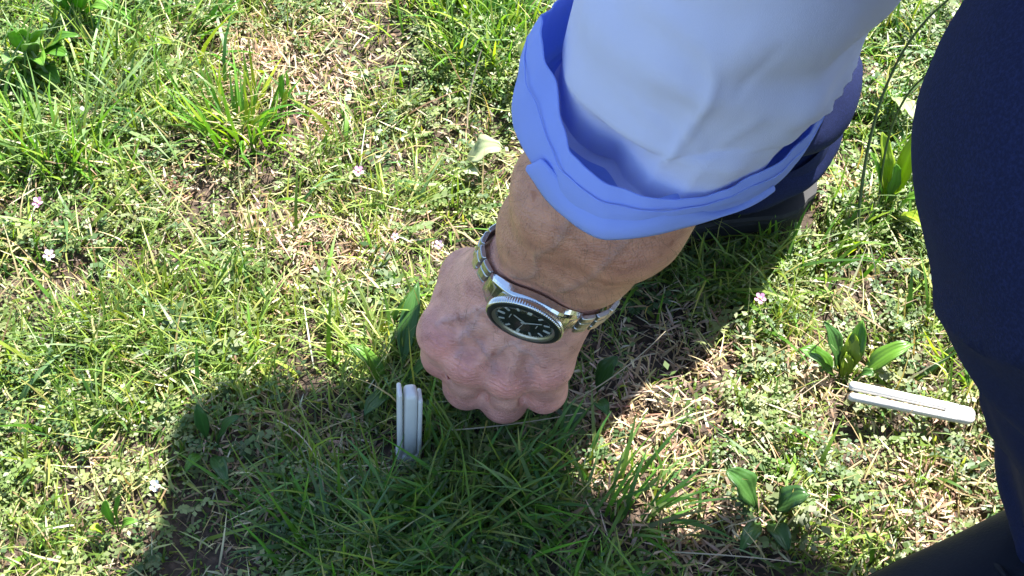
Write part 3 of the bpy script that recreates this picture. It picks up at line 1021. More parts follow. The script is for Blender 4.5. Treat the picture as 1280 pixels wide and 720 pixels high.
# sharp diagonal creases
cre = np.zeros(len(V))
for a, b, amp, w in (((0.03, 0.385, 0.315), (0.10, 0.375, 0.30), 0.0022, 0.006), ((0.02, 0.40, 0.33), (0.055, 0.378, 0.29), 0.0022, 0.006),
                     ((0.12, 0.385, 0.335), (0.075, 0.372, 0.285), 0.002, 0.007), ((0.05, 0.378, 0.35), (0.12, 0.39, 0.325), 0.0028, 0.008),
                     ((0.14, 0.41, 0.33), (0.10, 0.375, 0.30), 0.002, 0.006)):
    cre += amp * np.exp(-(seg_dist(V, np.array(a), np.array(b)) / w) ** 2)
crng = np.random.default_rng(5)
for _ in range(70):                                   # small crumples of worn cotton
    i0 = crng.integers(nth * 16, nth * 47)
    p_ = V[i0]
    d_ = crng.normal(0, 1, 3) * np.array([1, 0.6, 0.8]); d_ = d_ - Nn[i0] * float(d_ @ Nn[i0]); d_ = nrm(d_) * crng.uniform(0.006, 0.022)
    w_ = crng.uniform(0.0016, 0.0042)
    cre += crng.uniform(-0.0010, 0.0022) * np.exp(-(seg_dist(V, p_ - d_, p_ + d_) / w_) ** 2)
amp_row = np.clip((0.86 - drow) / 0.2, 0.4, 1)
amp_row = amp_row * np.clip(1.25 - 1.2 * np.maximum(0, Nn[:, 0]), 0.2, 1)
V = V + Nn * ((soft - cre) * amp_row)[:, None]
sV, sQ = V, Q
shirt_me = mesh('shirt', np.concatenate([tV, sV]), np.concatenate([tQ, sQ + len(tV)]))
shirt_me.materials.append(MAT['shirt']); shirt_me.materials.append(MAT['shirt_lit_through'])
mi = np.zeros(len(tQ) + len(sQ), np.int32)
mi[len(tQ) + 64 * nth:] = 1                                  # cuff and gap floor: glow of light through cotton painted as blue
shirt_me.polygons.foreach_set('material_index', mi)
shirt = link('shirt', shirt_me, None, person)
solidify(shirt, 0.0007, 0)

# second layer of the turned-up cuff: its overlapping end, standing a little proud
arc = np.radians(np.linspace(206, 318, 90))
prof = []
for q in np.linspace(0, 1, 9):
    row = []
    for i, a in enumerate(arc):
        u = i / (len(arc) - 1)
        rr = np.interp(math.degrees(a), deg, rim_r); zz = np.interp(math.degrees(a), deg, rim_z)
        h = (0.0115 + 0.004 * math.sin(u * 5) + 0.0018 * math.sin(u * 23)) * min(1, (u + 0.04) * 9) * max(0.05, math.cos(max(0, u - 0.45) / 0.55 * 1.45))
        out = 0.0026 * (1 - max(0, u - 0.4)) + 0.0016 * math.sin(q * 3.1) * (0.4 + 0.6 * math.sin(u * 3.1)) - 0.006 * q * q * math.sin(u * 3.1)
        row.append(RIM_C + np.array([math.cos(a) * (rr + out), math.sin(a) * (rr + out), zz - 0.0050 + h * q + 0.003 * q * math.sin(u * 14)]))
    prof.append(row)
V, Q = loft(np.array(prof), closed=False)
cuff = link('cuff_flap', mesh('cuff_flap', V, Q), MAT['shirt_lit_through'], shirt)
solidify(cuff, 0.0007, 0)
# hem stitching line along the free edge of the cuff
top = np.array(fine[-9]); rings = []
for i in range(nth):
    td = nrm(top[(i + 1) % nth] - top[i - 1]); a = nrm(np.cross(td, [0, 0, 1])); b = np.cross(td, a)
    a = dirs[i]
    rings.append([top[i] + a * 0.0004 + 0.0003 * (a * math.cos(q) + b * math.sin(q)) for q in np.linspace(0, 2 * math.pi, 6, endpoint=False)])
rings.append(rings[0])
link('cuff_stitching', mesh('cuff_stitching', *loft(rings)), MAT['shirt_lit_through'], shirt)
# collar band at the neck
V, Q = band(NECK - nrm(HEAD - NECK) * 0.012, HEAD - NECK, 0.060, 0.035, 0.004, seed=2)
link('collar', mesh('collar', V, Q), MAT['shirt'], shirt)
# ------------------------------------------------------------------ wristwatch on its steel bracelet
wn_ = DIALN
wax = nrm(fdir - wn_ * float(fdir @ wn_))                   # up the forearm
wa = np.cross(wn_, wax); wa = wa if wa[0] > 0 else -wa      # across the wrist, towards six o'clock
_d0, _d1 = at(654, 405, 0.70), at(654, 405, 0.76)
_k = (0.0325 - float((_d0 - WRI) @ wn_)) / float((_d1 - _d0) @ wn_)
DC = _d0 + (_d1 - _d0) * _k                                 # dial centre
WO = DC - wn_ * 0.0310
watch = empty('wristwatch', tuple(WO))
tag(watch, 'steel wristwatch with round black dial and link bracelet worn on the bare wrist', 'wristwatch')
WS = 1.06
wp = lambda a, t, z: WO + wa * a * WS - wax * t * WS + wn_ * z        # a: 12->6, t: towards the hand, z: out of the wrist


def wlathe(name, prof, mat, parent, n=96, teeth=0, depth=0.0, smooth=True):
    rings = []
    for r, z in prof:
        row = []
        for j in range(n):
            q = 2 * math.pi * j / n
            rr = r - (depth if teeth and (j * teeth * 2 // n) % 2 else 0)
            row.append(wp(rr * math.cos(q), rr * math.sin(q), z))
        rings.append(row)
    return link(name, mesh(name, *loft(rings)), mat, parent, smooth=smooth)


# case: barrel outline drawn out into lugs
rings = []
for a in np.concatenate([np.linspace(-0.0235, -0.012, 9), np.linspace(-0.008, 0.008, 5), np.linspace(0.012, 0.0235, 9)]):
    hw_ = 0.0192 * math.sqrt(max(0.0, 1 - (a / 0.0262) ** 2))
    drop = 0.0075 * max(0, (abs(a) - 0.011) / 0.0125) ** 1.6
    zt, zb = 0.0270 - drop, 0.0205 - drop * 0.75
    row = []
    for (s, z) in ((-1, zb + .001), (-1.0, zt - 0.0016), (-0.93, zt), (-0.5, zt + .0004), (0, zt + .0005), (0.5, zt + .0004), (0.93, zt), (1.0, zt - 0.0016), (1, zb + .001), (0.9, zb), (0, zb - .0003), (-0.9, zb)):
        row.append(wp(a, s * hw_, z))
    rings.append(row)
V, Q = loft(rings); nr = len(rings)
F = [tuple(q) for q in Q] + [tuple(range(12))[::-1], tuple((nr - 1) * 12 + j for j in range(12))]
case = link('case', mesh('case', V, F), MAT['steel'], watch, smooth=False)
bevel(case, 0.0006, 3)
bz = wlathe('bezel', [(0.0150, 0.0268), (0.0192, 0.0268), (0.0197, 0.0275), (0.0197, 0.0298), (0.0192, 0.0306), (0.0186, 0.0309), (0.0184, 0.0307)], MAT['steel'], watch, n=360, teeth=90, depth=0.00035, smooth=False)
wlathe('bezel_insert', [(0.0187, 0.03075), (0.0186, 0.0310), (0.0175, 0.0313), (0.0163, 0.0315), (0.0161, 0.0311)], MAT['insert'], bz)
wlathe('chapter_ring', [(0.0163, 0.0311), (0.0160, 0.0313), (0.0152, 0.0300), (0.0146, 0.0296)], MAT['steel_brushed'], watch)
dial = wlathe('dial', [(0.0155, 0.0294), (0.0100, 0.02945), (0.0002, 0.02945)], MAT['dial'], watch)


def wbox(name, a0, t0, la, lt, ang, z, hz, mat, parent, taper=1.0):
    """bar centred at (a0,t0), la long along direction ang, lt wide"""
    ca, sa = math.cos(ang), math.sin(ang)
    V = []
    for zz in (z, z + hz):
        for u, v in ((-la / 2, -lt / 2), (la / 2, -lt / 2 * taper), (la / 2, lt / 2 * taper), (-la / 2, lt / 2)):
            V.append(wp(a0 + u * ca - v * sa, t0 + u * sa + v * ca, zz))
    F = [(3, 2, 1, 0), (4, 5, 6, 7), (0, 1, 5, 4), (1, 2, 6, 5), (2, 3, 7, 6), (3, 0, 4, 7)]
    return link(name, mesh(name, V, F), mat, parent, smooth=False)


for k in range(12):
    q = math.pi + k * math.pi / 6                          # twelve sits on the thumb side
    if k == 3: continue
    L, w = (0.0036, 0.0016) if k % 3 == 0 else (0.0030, 0.0010)
    wbox('hour_marker', 0.0120 * math.cos(q), 0.0120 * math.sin(q), L, w, q, 0.0296, 0.0004, MAT['lume'], dial)
for k in range(60):
    if k % 5 == 0: continue
    q = k * math.pi / 30
    wbox('minute_tick', 0.01415 * math.cos(q), 0.01415 * math.sin(q), 0.0008, 0.00022, q, 0.0296, 0.0001, MAT['lume'], dial)
q3 = math.pi + math.pi / 2
wbox('date_window', 0.0112 * math.cos(q3), 0.0112 * math.sin(q3), 0.0028, 0.0022, q3, 0.0296, 0.0002, MAT['lume'], dial)
for q, L, w, z, nm in ((math.radians(208), 0.0085, 0.0013, 0.0300, 'hour_hand'), (math.radians(318), 0.0120, 0.0010, 0.0304, 'minute_hand'), (math.radians(95), 0.0130, 0.0003, 0.0308, 'second_hand')):
    wbox(nm, (L / 2 - 0.0015) * math.cos(q), (L / 2 - 0.0015) * math.sin(q), L, w, q, z, 0.0002, MAT['lume'], dial, 0.45)
# three short printed lines under twelve and above six
for r_, L in ((-0.0074, 0.0046), (0.0066, 0.0036)):
    wbox('dial_print', r_, 0, 0.0004, L, 0.0, 0.0296, 0.00008, MAT['lume'], dial)
cr_ = wlathe('crystal', [(0.0160, 0.0312), (0.0158, 0.0317), (0.0120, 0.03195), (0.0060, 0.0321), (0.0001, 0.03215)], MAT['glass'], watch)
solidify(cr_, 0.0004, -1)
# crown on the hand side
rings = []
for t, r in ((0.0185, 0.0020), (0.0195, 0.0030), (0.0225, 0.0030), (0.0230, 0.0026), (0.0231, 0.0003)):
    rings.append([wp((r - (0.0002 if j % 2 else 0)) * math.cos(2 * math.pi * j / 36), t, 0.0238 + (r - (0.0002 if j % 2 else 0)) * math.sin(2 * math.pi * j / 36)) for j in range(36)])
link('crown', mesh('crown', *loft(rings)), MAT['steel'], watch, smooth=False)
# bracelet: linked blocks round the wrist
EA, EN = 0.0358, 0.0236
BOFF = float((WRI - WO) @ wa) * 0.8 + 0.0005
qs = np.linspace(0, 2 * math.pi, 2000)
ea, en = EA * np.sin(qs) + BOFF, EN * np.cos(qs)
start = np.argmax(ea > 0.0238)
endi = len(qs) - 1 - np.argmax(ea[::-1] < -0.0238)
arc = np.concatenate([[0], np.cumsum(np.hypot(np.diff(ea), np.diff(en)))])
s0, s1 = arc[start], arc[endi]
nl = int((s1 - s0) / 0.0078)
pitch = (s1 - s0) / nl
for k in range(nl):
    sm = s0 + (k + 0.5) * pitch
    i = int(np.searchsorted(arc, sm))
    pa, pn = ea[i], en[i]
    tv = nrm([ea[i + 3] - ea[i - 3], en[i + 3] - en[i - 3], 0])[:2]
    nv = np.array([-tv[1], tv[0]]); nv = nv if nv @ np.array([pa, pn]) > 0 else -nv
    wfull = 0.0190 - 0.0030 * min(1, min(k, nl - 1 - k) / (nl * 0.4))
    V, F = [], []
    for (c0, c1, dz, hl) in ((-0.5, -0.21, 0, 0.90), (-0.19, 0.19, 0.0003, 0.84), (0.21, 0.5, 0, 0.90)):
        b0 = len(V)
        cc, hw_ = (c0 + c1) / 2 * wfull, (c1 - c0) / 2 * wfull
        prof = [(-0.5, 0.4), (-0.42, 0.9), (-0.2, 1.12), (0.2, 1.12), (0.42, 0.9), (0.5, 0.4), (0.5, -0.8), (-0.5, -0.8)]
        for sgn_ in (-1, -0.88, 0.88, 1):
            for (u, z) in prof:
                kz = 0.0013 * (z if abs(sgn_) < 1 else z * 0.75) + dz
                ku = u * pitch * hl * (1.0 if abs(sgn_) < 1 else 0.9)
                A = pa + tv[0] * ku + nv[0] * kz; Nn_ = pn + tv[1] * ku + nv[1] * kz
                V.append(wp(A, cc + hw_ * sgn_, Nn_))
        for r_ in range(3):
            for j in range(8):
                j2 = (j + 1) % 8
                F.append((b0 + r_ * 8 + j, b0 + r_ * 8 + j2, b0 + (r_ + 1) * 8 + j2, b0 + (r_ + 1) * 8 + j))
        F.append(tuple(b0 + j for j in range(8))[::-1]); F.append(tuple(b0 + 24 + j for j in range(8)))
    link('bracelet_link', mesh('bracelet_link', V, F), MAT['steel_brushed'], watch, smooth=False)
# end pieces between case and first links
for sg in (-1, 1):
    V = []
    for (a, z) in ((0.0195, 0.0235), (0.0245, 0.0185), (0.0240, 0.0160), (0.0195, 0.0205)):
        for t in (-0.0092, 0.0092): V.append(wp(sg * a, t, z))
    F = [(0, 1, 3, 2), (2, 3, 5, 4), (4, 5, 7, 6), (6, 7, 1, 0), (0, 2, 4, 6), (1, 7, 5, 3)]
    link('end_link', mesh('end_link', V, F), MAT['steel_brushed'], watch, smooth=False)
# ------------------------------------------------------------------ the two slotted white pegs
def rbar(base, u, v, w, lu, lv, lw, r=0.0022, round_top=True, n=10):
    """bar rising from base along w: lu x lv in section, rounded long edges and domed top"""
    rings = []
    def sect(k, h):
        pts = []
        for cu, cv, a0 in ((1, 1, 0), (-1, 1, 90), (-1, -1, 180), (1, -1, 270)):
            rr = min(r, lu / 2 * 0.95, lv / 2 * 0.95)
            for a in (0, 30, 60, 90):
                q = math.radians(a0 + a)
                pts.append(base + u * k * ((lu / 2 - rr) * cu + rr * math.cos(q)) + v * k * ((lv / 2 - rr) * cv + rr * math.sin(q)) + w * h)
        return pts
    cap = lu * 0.55 if round_top else 0.002
    for h, k in ((0, 0.9), (0.0015, 1.0), ((lw - cap) * 0.5, 1.0)): rings.append(sect(k, h))
    for q in np.linspace(0, 90, 7):
        rings.append(sect(max(0.04, math.cos(math.radians(q)) ** 0.7), lw - cap + cap * math.sin(math.radians(q))))
    V, Q = loft(rings); ns = 16
    return V, [tuple(q) for q in Q] + [tuple(range(ns))[::-1], tuple((len(rings) - 1) * ns + j for j in range(ns))]


def peg(name, label, root, w, u, pieces, collar):
    v = nrm(np.cross(w, u)); u = nrm(np.cross(v, w))
    t = empty(name, tuple(root)); tag(t, label, 'peg', 'slotted white pegs')
    for nm, du, tilt, lu, lv, lw, dw in pieces:
        ww = nrm(w + u * tilt)
        V, F = rbar(root + u * du + w * dw, u, v, ww, lu, lv, lw)
        link(nm, mesh(nm, V, F), MAT['plastic'], t)
    V, F = rbar(root + w * (collar[2] - 0.001), u, v, -w, collar[0], collar[1], collar[2] + 0.003, r=0.003)
    link('base', mesh('base', V, F), MAT['plastic'], t)
    return t


p1 = on_ground(508, 560, 0.0)
PEG1 = (p1 - np.array([0, 0, 0.020]), nrm([0.065, 0.0, 1.0]))
peg('slotted_peg', 'white slotted peg stuck upright in shaded grass beside the hand', PEG1[0], PEG1[1], np.array([1.0, 0.15, 0]),
    [('body', 0.0006, 0.0, 0.0075, 0.010, 0.0780, 0.004), ('prong', -0.0052, -0.004, 0.0026, 0.010, 0.0795, 0.004), ('prong', 0.0058, 0.000, 0.0026, 0.010, 0.0720, 0.004)],
    (0.0150, 0.0105, 0.020))
e0, e1 = on_ground(1210, 520, 0.012), on_ground(1060, 487, 0.019)
PEG2 = (e0, nrm(e1 - e0), float(np.linalg.norm(e1 - e0)))
ud = nrm(np.cross(PEG2[1], [0, 0, 1])); ud = ud if ud[1] > 0 else -ud
ud = nrm(ud + np.array([0, 0, 0.45]))
peg('slotted_peg', 'white slotted peg lying flat on sunlit grass near the dark jeans leg', PEG2[0], PEG2[1], ud,
    [('prong', 0.0028, 0.0, 0.0052, 0.0070, PEG2[2] - 0.006, 0.006), ('prong', -0.0029, -0.014, 0.0047, 0.0070, PEG2[2] - 0.007, 0.006)],
    (0.0108, 0.0072, 0.015))
# ------------------------------------------------------------------ vegetation
def field_mask(px_list, x, y):
    """sum of soft spots given as (photo px, py, radius in metres, weight) at ground points"""
    out = np.zeros(len(x))
    for px, py, r, w in px_list:
        c = on_ground(px, py)
        out = np.maximum(out, w * np.exp(-(((x - c[0]) ** 2 + (y - c[1]) ** 2) / r ** 2)))
    return out


BARE = [(775, 535, .046, 1), (735, 510, .022, .9), (400, 310, .040, .85), (330, 62, .055, .8), (860, 430, .030, .8), (1225, 610, .035, .8), (420, 545, .022, .9),
        (1010, 465, .024, .7), (1190, 540, .028, .7), (405, 130, .030, .7), (475, 300, .024, .6), (1150, 640, .026, .7), (220, 235, .016, .8), (1000, 500, .02, .6),
        (320, 545, .03, .6), (700, 650, .03, .4), (880, 680, .04, .6), (380, 640, .035, .5), (120, 130, .02, .6), (1040, 230, .03, .4)]
LUSH = [(60, 60, .11, 1), (200, 20, .09, .8), (310, 140, .03, .8), (600, 20, .07, .8), (660, 40, .05, .7), (60, 200, .06, .5), (520, 420, .03, .6), (600, 640, .09, .7),
        (760, 640, .06, .6), (1110, 230, .05, .8), (430, 400, .05, .3), (200, 400, .08, .4), (40, 480, .07, .4), (900, 330, .05, .6), (1050, 60, .08, .4), (480, 640, .06, .5)]
DRY = [(450, 330, .16, .8), (300, 250, .13, .6), (1000, 420, .14, .7), (1080, 560, .12, .7), (330, 70, .10, .9), (150, 330, .10, .4), (620, 300, .1, .5), (60, 640, .1, .5), (900, 560, .08, .6)]


def shoe_hit(P):
    hit = np.zeros(len(P), bool)
    for ank, hd, ln, back in ((L_ANK, (-0.87, -0.49), 0.275, 0.062), (R_ANK, (-0.995, -0.10), 0.187, 0.050)):
        f = nrm([hd[0], hd[1], 0]); s = np.array([-f[1], f[0], 0])
        d = P - np.array([ank[0], ank[1], 0])
        t, x = d @ f + back, d @ s
        hit |= (t > 0.0) & (t < ln + 0.004) & (np.abs(x) < (0.046 if ln > 0.25 else 0.034)) & (P[:, 2] < 0.10)
    return hit


def peg_hit(P):
    d = seg_dist(P, PEG1[0], PEG1[0] + PEG1[1] * 0.083) < 0.0088
    a = PEG2[0]; b = PEG2[0] + PEG2[1] * PEG2[2]
    return d | (seg_dist(P, a, b) < 0.0095)


def blocked(P):
    """points inside the hand, shoes, jeans or pegs"""
    return (hf.value(P) < 0.0008) | (jf.value(P) < 0.003) | shoe_hit(P) | peg_hit(P)


def sample(n_core, n_rim):
    xc = rng.uniform(-0.46, 0.50, n_core); yc = rng.uniform(0.27, 1.02, n_core)
    rr_ = 0.25 + 2.1 * rng.uniform(0, 1, n_rim) ** 1.15; aa_ = rng.uniform(0, 6.283, n_rim)
    xr = 0.02 + rr_ * np.cos(aa_) * 1.0; yr = 0.65 + rr_ * np.sin(aa_)
    m = ~((xr > -0.46) & (xr < 0.50) & (yr > 0.27) & (yr < 1.02))
    return np.concatenate([xc, xr[m]]), np.concatenate([yc, yr[m]]), np.concatenate([np.zeros(n_core, bool), np.ones(m.sum(), bool)])


def blades(x, y, L, W, az, lean, curl, C, K=4, twist=0.6, z0=None, droop=None):
    """curved tapering strips; returns verts, quads, colours"""
    n = len(x)
    z = gz(x, y) - 0.002 if z0 is None else z0
    d = np.stack([np.cos(az), np.sin(az)], 1)
    pos = np.stack([x, y, z], 1)
    ang = lean.copy()
    tw = rng.uniform(-twist, twist, n)
    saz = az + np.pi / 2 + rng.normal(0, 0.5, n)
    V = np.zeros((n, K + 1, 2, 3), np.float32)
    Cc = np.zeros((n, K + 1, 2, 3), np.float32)
    side_bend = rng.normal(0, 0.25, n)
    for k in range(K + 1):
        t = k / K
        prof = np.minimum(1.0, 0.55 + 2.2 * t) * (1 - t ** 2.2) + 0.06
        sd = np.stack([np.cos(saz + tw * t), np.sin(saz + tw * t), 0.25 * np.sin(tw * 3 + 2 * t)], 1)
        V[:, k, 0] = pos - sd * (W * prof / 2)[:, None]
        V[:, k, 1] = pos + sd * (W * prof / 2)[:, None]
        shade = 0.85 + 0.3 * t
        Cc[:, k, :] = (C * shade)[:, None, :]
        st = L / K
        pos = pos + np.stack([d[:, 0] * np.sin(ang) * st, d[:, 1] * np.sin(ang) * st, np.cos(ang) * st], 1)
        ang = ang + curl / K
        d = d + np.stack([-d[:, 1], d[:, 0]], 1) * (side_bend / K)[:, None]
    # nothing below the soil
    zmin = np.repeat((z + 0.0015)[:, None], (K + 1) * 2, 1).reshape(n, K + 1, 2)
    V[..., 2] = np.where(np.arange(K + 1)[None, :, None] > 0, np.maximum(V[..., 2], zmin + 0.0008 * np.arange(K + 1)[None, :, None]), V[..., 2])
    bad = blocked(V.reshape(-1, 3).astype(float)).reshape(n, -1).any(1)
    V, Cc = V[~bad], Cc[~bad]
    n = len(V)
    b = (np.arange(n) * (K + 1) * 2)[:, None]
    k = np.arange(K)[None] * 2
    Q = np.stack([b + k, b + k + 1, b + k + 3, b + k + 2], -1).reshape(-1, 4)
    return V.reshape(-1, 3), Q, Cc.reshape(-1, 3)


def join(parts):
    V, Q, C = [], [], []; n = 0
    for v, q, c in parts:
        V.append(v); Q.append(q + n); C.append(c); n += len(v)
    return np.concatenate(V), np.concatenate(Q), np.concatenate(C)


def stuff(name, parts, mat, label, cat):
    V, Q, C = join(parts)
    me = mesh(name, V, Q)
    set_col(me, C * 0.86)
    return tag(link(name, me, mat), label, cat, kind='stuff')


def palette(cols, w, n, jit=0.18):
    cols = np.array(cols); w = np.array(w, float); w = w / w.sum()
    c = cols[rng.choice(len(cols), n, p=w)]
    return np.clip(c * (1 + rng.normal(0, jit, (n, 1))) * (1 + rng.normal(0, 0.06, (n, 3))), 0.004, 0.9)


GREENS = [(0.070, 0.175, 0.018), (0.125, 0.25, 0.024), (0.20, 0.29, 0.036), (0.048, 0.125, 0.025), (0.10, 0.19, 0.055), (0.28, 0.32, 0.08)]
STRAWS = [(0.44, 0.37, 0.18), (0.50, 0.45, 0.26), (0.33, 0.24, 0.12), (0.38, 0.38, 0.14), (0.28, 0.18, 0.105), (0.56, 0.52, 0.36)]


def keep_by(x, y, rim, green=True):
    bare = field_mask(BARE, x, y); lush = field_mask(LUSH, x, y)
    P = np.stack([x, y, 0 * x], 1)
    clump = 0.5 + 0.75 * noise(P, 24, 51) + 0.45 * noise(P, 62, 52)
    p = np.clip(0.26 + 0.75 * clump + 0.5 * lush, 0.08, 1.2) * (1 - 0.92 * bare)
    return rng.uniform(0, 1, len(x)) < p, lush, bare


# --- fine green grass
x, y, rim = sample(104000, 120000)
k, lush, bare = keep_by(x, y, rim); x, y, rim, lush = x[k], y[k], rim[k], lush[k]
n = len(x)
P = np.stack([x, y, 0 * x], 1)
dry = field_mask(DRY, x, y)
C = palette(GREENS, [3, 4, 4, 2, 2, 2.0], n)
C = C * (1 - 0.45 * dry[:, None]) + np.array([0.33, 0.33, 0.12]) * 0.45 * dry[:, None]
C *= (1 + 0.22 * noise(P, 12, 61))[:, None]
tip_pale = np.where(rim, 1.25, 1.0)
L = rng.gamma(4, 0.0056, n) * (0.8 + 0.8 * lush) * np.where(rim, 1.2, 1)
L = L * np.clip(0.72 + 0.75 * noise(P, 24, 51) + 0.35 * noise(P, 62, 52), 0.45, 1.5)
L = np.clip(L, 0.008, 0.085)
Wd = rng.uniform(0.0008, 0.0020, n) * (0.9 + 0.5 * lush) * np.where(rim, 1.8, 1)
lean = np.abs(rng.normal(0.65, 0.42, n)); curl = rng.normal(0.9, 0.75, n)
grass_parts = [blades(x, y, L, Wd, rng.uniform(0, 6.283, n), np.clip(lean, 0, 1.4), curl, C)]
# --- broader blades
x, y, rim = sample(3600, 12000)
k, lush, bare = keep_by(x, y, rim); x, y, rim, lush = x[k], y[k], rim[k], lush[k]
n = len(x)
C = palette(GREENS, [3, 4, 3, 3, 3, 1], n)
L = np.clip(rng.gamma(6, 0.0060, n) * (0.8 + 0.7 * lush), 0.015, 0.09)
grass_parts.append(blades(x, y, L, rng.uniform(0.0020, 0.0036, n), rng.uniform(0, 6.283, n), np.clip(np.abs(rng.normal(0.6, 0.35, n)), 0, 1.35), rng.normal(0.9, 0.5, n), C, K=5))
stuff('grass', grass_parts, MAT['foliage'], 'short uneven green grass covering the whole lawn', 'grass')

# --- dry straw and thatch lying in the grass
x, y, rim = sample(23000, 40000)
n = len(x)
dry = field_mask(DRY, x, y); bare = field_mask(BARE, x, y)
k = rng.uniform(0, 1, n) < 0.33 + 0.5 * dry + 0.4 * bare
x, y, rim = x[k], y[k], rim[k]; n = len(x)
C = palette(STRAWS, [4, 3, 3, 3, 2, 2], n)
L = np.clip(rng.gamma(1.9, 0.0066, n), 0.003, 0.06)
z0 = gz(x, y) + np.abs(rng.normal(0.003, 0.006, n))
st_parts = [blades(x, y, L, rng.uniform(0.0005, 0.0016, n), rng.uniform(0, 6.283, n), np.clip(rng.normal(1.32, 0.28, n), 0.5, 1.75), rng.normal(0.15, 0.8, n), C, K=4, z0=z0)]
# upright dead stalks
x, y, rim = sample(1500, 1800); n = len(x)
st_parts.append(blades(x, y, rng.uniform(0.02, 0.06, n), rng.uniform(0.0008, 0.0016, n), rng.uniform(0, 6.283, n), np.abs(rng.normal(0.5, 0.35, n)), rng.normal(0.5, 0.5, n), palette(STRAWS, [4, 3, 2, 4, 1, 2], n)))
# crumbs of brown litter on the soil
x, y, rim = sample(12000, 5000); n = len(x)
st_parts.append(blades(x, y, rng.uniform(0.003, 0.011, n), rng.uniform(0.0008, 0.0022, n), rng.uniform(0, 6.283, n), rng.normal(1.45, 0.25, n), rng.normal(0.1, 0.4, n),
                       palette([(0.16, 0.10, 0.06), (0.23, 0.16, 0.10), (0.09, 0.055, 0.035), (0.34, 0.26, 0.17), (0.4, 0.33, 0.22)], [3, 3, 2, 2, 1], n), K=2, z0=gz(x, y) + rng.uniform(0, 0.004, n)))
# denser crumbs, pinkish brown, over the bare spots
bx, by = [], []
for px_, py_, r_, w_ in BARE:
    c_ = on_ground(px_, py_); m_ = int(260 * w_ * (r_ / 0.03) ** 2)
    bx.append(c_[0] + rng.normal(0, r_ * 0.6, m_)); by.append(c_[1] + rng.normal(0, r_ * 0.6, m_))
x, y = np.concatenate(bx), np.concatenate(by); n = len(x)
st_parts.append(blades(x, y, rng.uniform(0.003, 0.016, n), rng.uniform(0.0007, 0.0024, n), rng.uniform(0, 6.283, n), rng.normal(1.35, 0.3, n), rng.normal(0.1, 0.6, n),
                       palette([(0.42, 0.28, 0.20), (0.50, 0.37, 0.28), (0.24, 0.15, 0.10), (0.58, 0.47, 0.36), (0.33, 0.22, 0.14)], [3, 3, 2, 2, 2], n), K=3, z0=gz(x, y) + rng.uniform(0, 0.006, n)))
stuff('dry_straw', st_parts, MAT['straw'], 'dry tan straw and dead litter lying through the lawn', 'straw')


# --- low feathery herbs between the blades: paired leaflets on arching stalks
def herbs(nc, nr, seed, per=(5, 9), size=(0.0028, 0.0052), colors=None):
    x, y, rim = sample(nc, nr)
    k, lush, bare = keep_by(x, y, rim); x, y = x[k], y[k]
    P = np.stack([x, y, 0 * x], 1)
    k = noise(P, 11, seed) > -0.35; x, y = x[k], y[k]
    Vs, Cs = [], []
    for hx, hy in zip(x, y):
        m = rng.integers(*per)
        base = np.array([hx, hy, float(gz(np.array([hx]), np.array([hy]))[0])])
        c0 = colors[rng.integers(len(colors))] * rng.uniform(0.75, 1.25)
        for f in range(m):
            az = rng.uniform(0, 6.283); Ls = rng.uniform(0.012, 0.030); lf = rng.uniform(0.5, 1.15)
            h = np.array([math.cos(az), math.sin(az), 0]); s = np.array([-h[1], h[0], 0])
            npair = rng.integers(3, 6); sz = rng.uniform(*size)
            for q in range(npair + 1):
                t = 0.3 + 0.7 * q / npair
                p = base + h * Ls * t * math.sin(lf) + np.array([0, 0, 1]) * Ls * (t * math.cos(lf) + 0.35 * t * (1 - t))
                for sg in ((-1, 1) if q < npair else (0,)):
                    dr = h * (0.45 if sg else 1) + s * sg + np.array([0, 0, rng.uniform(-0.2, 0.5)])
                    dr = dr / np.linalg.norm(dr)
                    wv = np.cross(dr, [0, 0, 1]) + rng.normal(0, 0.25, 3)
                    l_ = sz * rng.uniform(0.8, 1.3); w_ = l_ * 0.30
                    Vs.append([p, p + dr * l_ * 0.5 + wv * w_, p + dr * l_ + np.array([0, 0, -0.0005]), p + dr * l_ * 0.5 - wv * w_])
                    Cs.append(c0 * rng.uniform(0.85, 1.15))
    V = np.array(Vs); C = np.array(Cs)
    bad = blocked(V.reshape(-1, 3)).reshape(len(V), 4).any(1)
    V, C = V[~bad], C[~bad]
    return V.reshape(-1, 3), np.arange(len(V) * 4).reshape(-1, 4), np.repeat(C, 4, 0)


HC = np.array([(0.10, 0.17, 0.04), (0.14, 0.21, 0.055), (0.18, 0.23, 0.08), (0.08, 0.15, 0.05), (0.22, 0.26, 0.10)])
stuff('low_herbs', [herbs(3000, 1300, 71, size=(0.0022, 0.0042), colors=HC), herbs(420, 300, 72, per=(3, 6), size=(0.004, 0.0065), colors=HC * 0.9)], MAT['foliage'],
      'low feathery grey-green herbs growing between the grass blades', 'herbs')


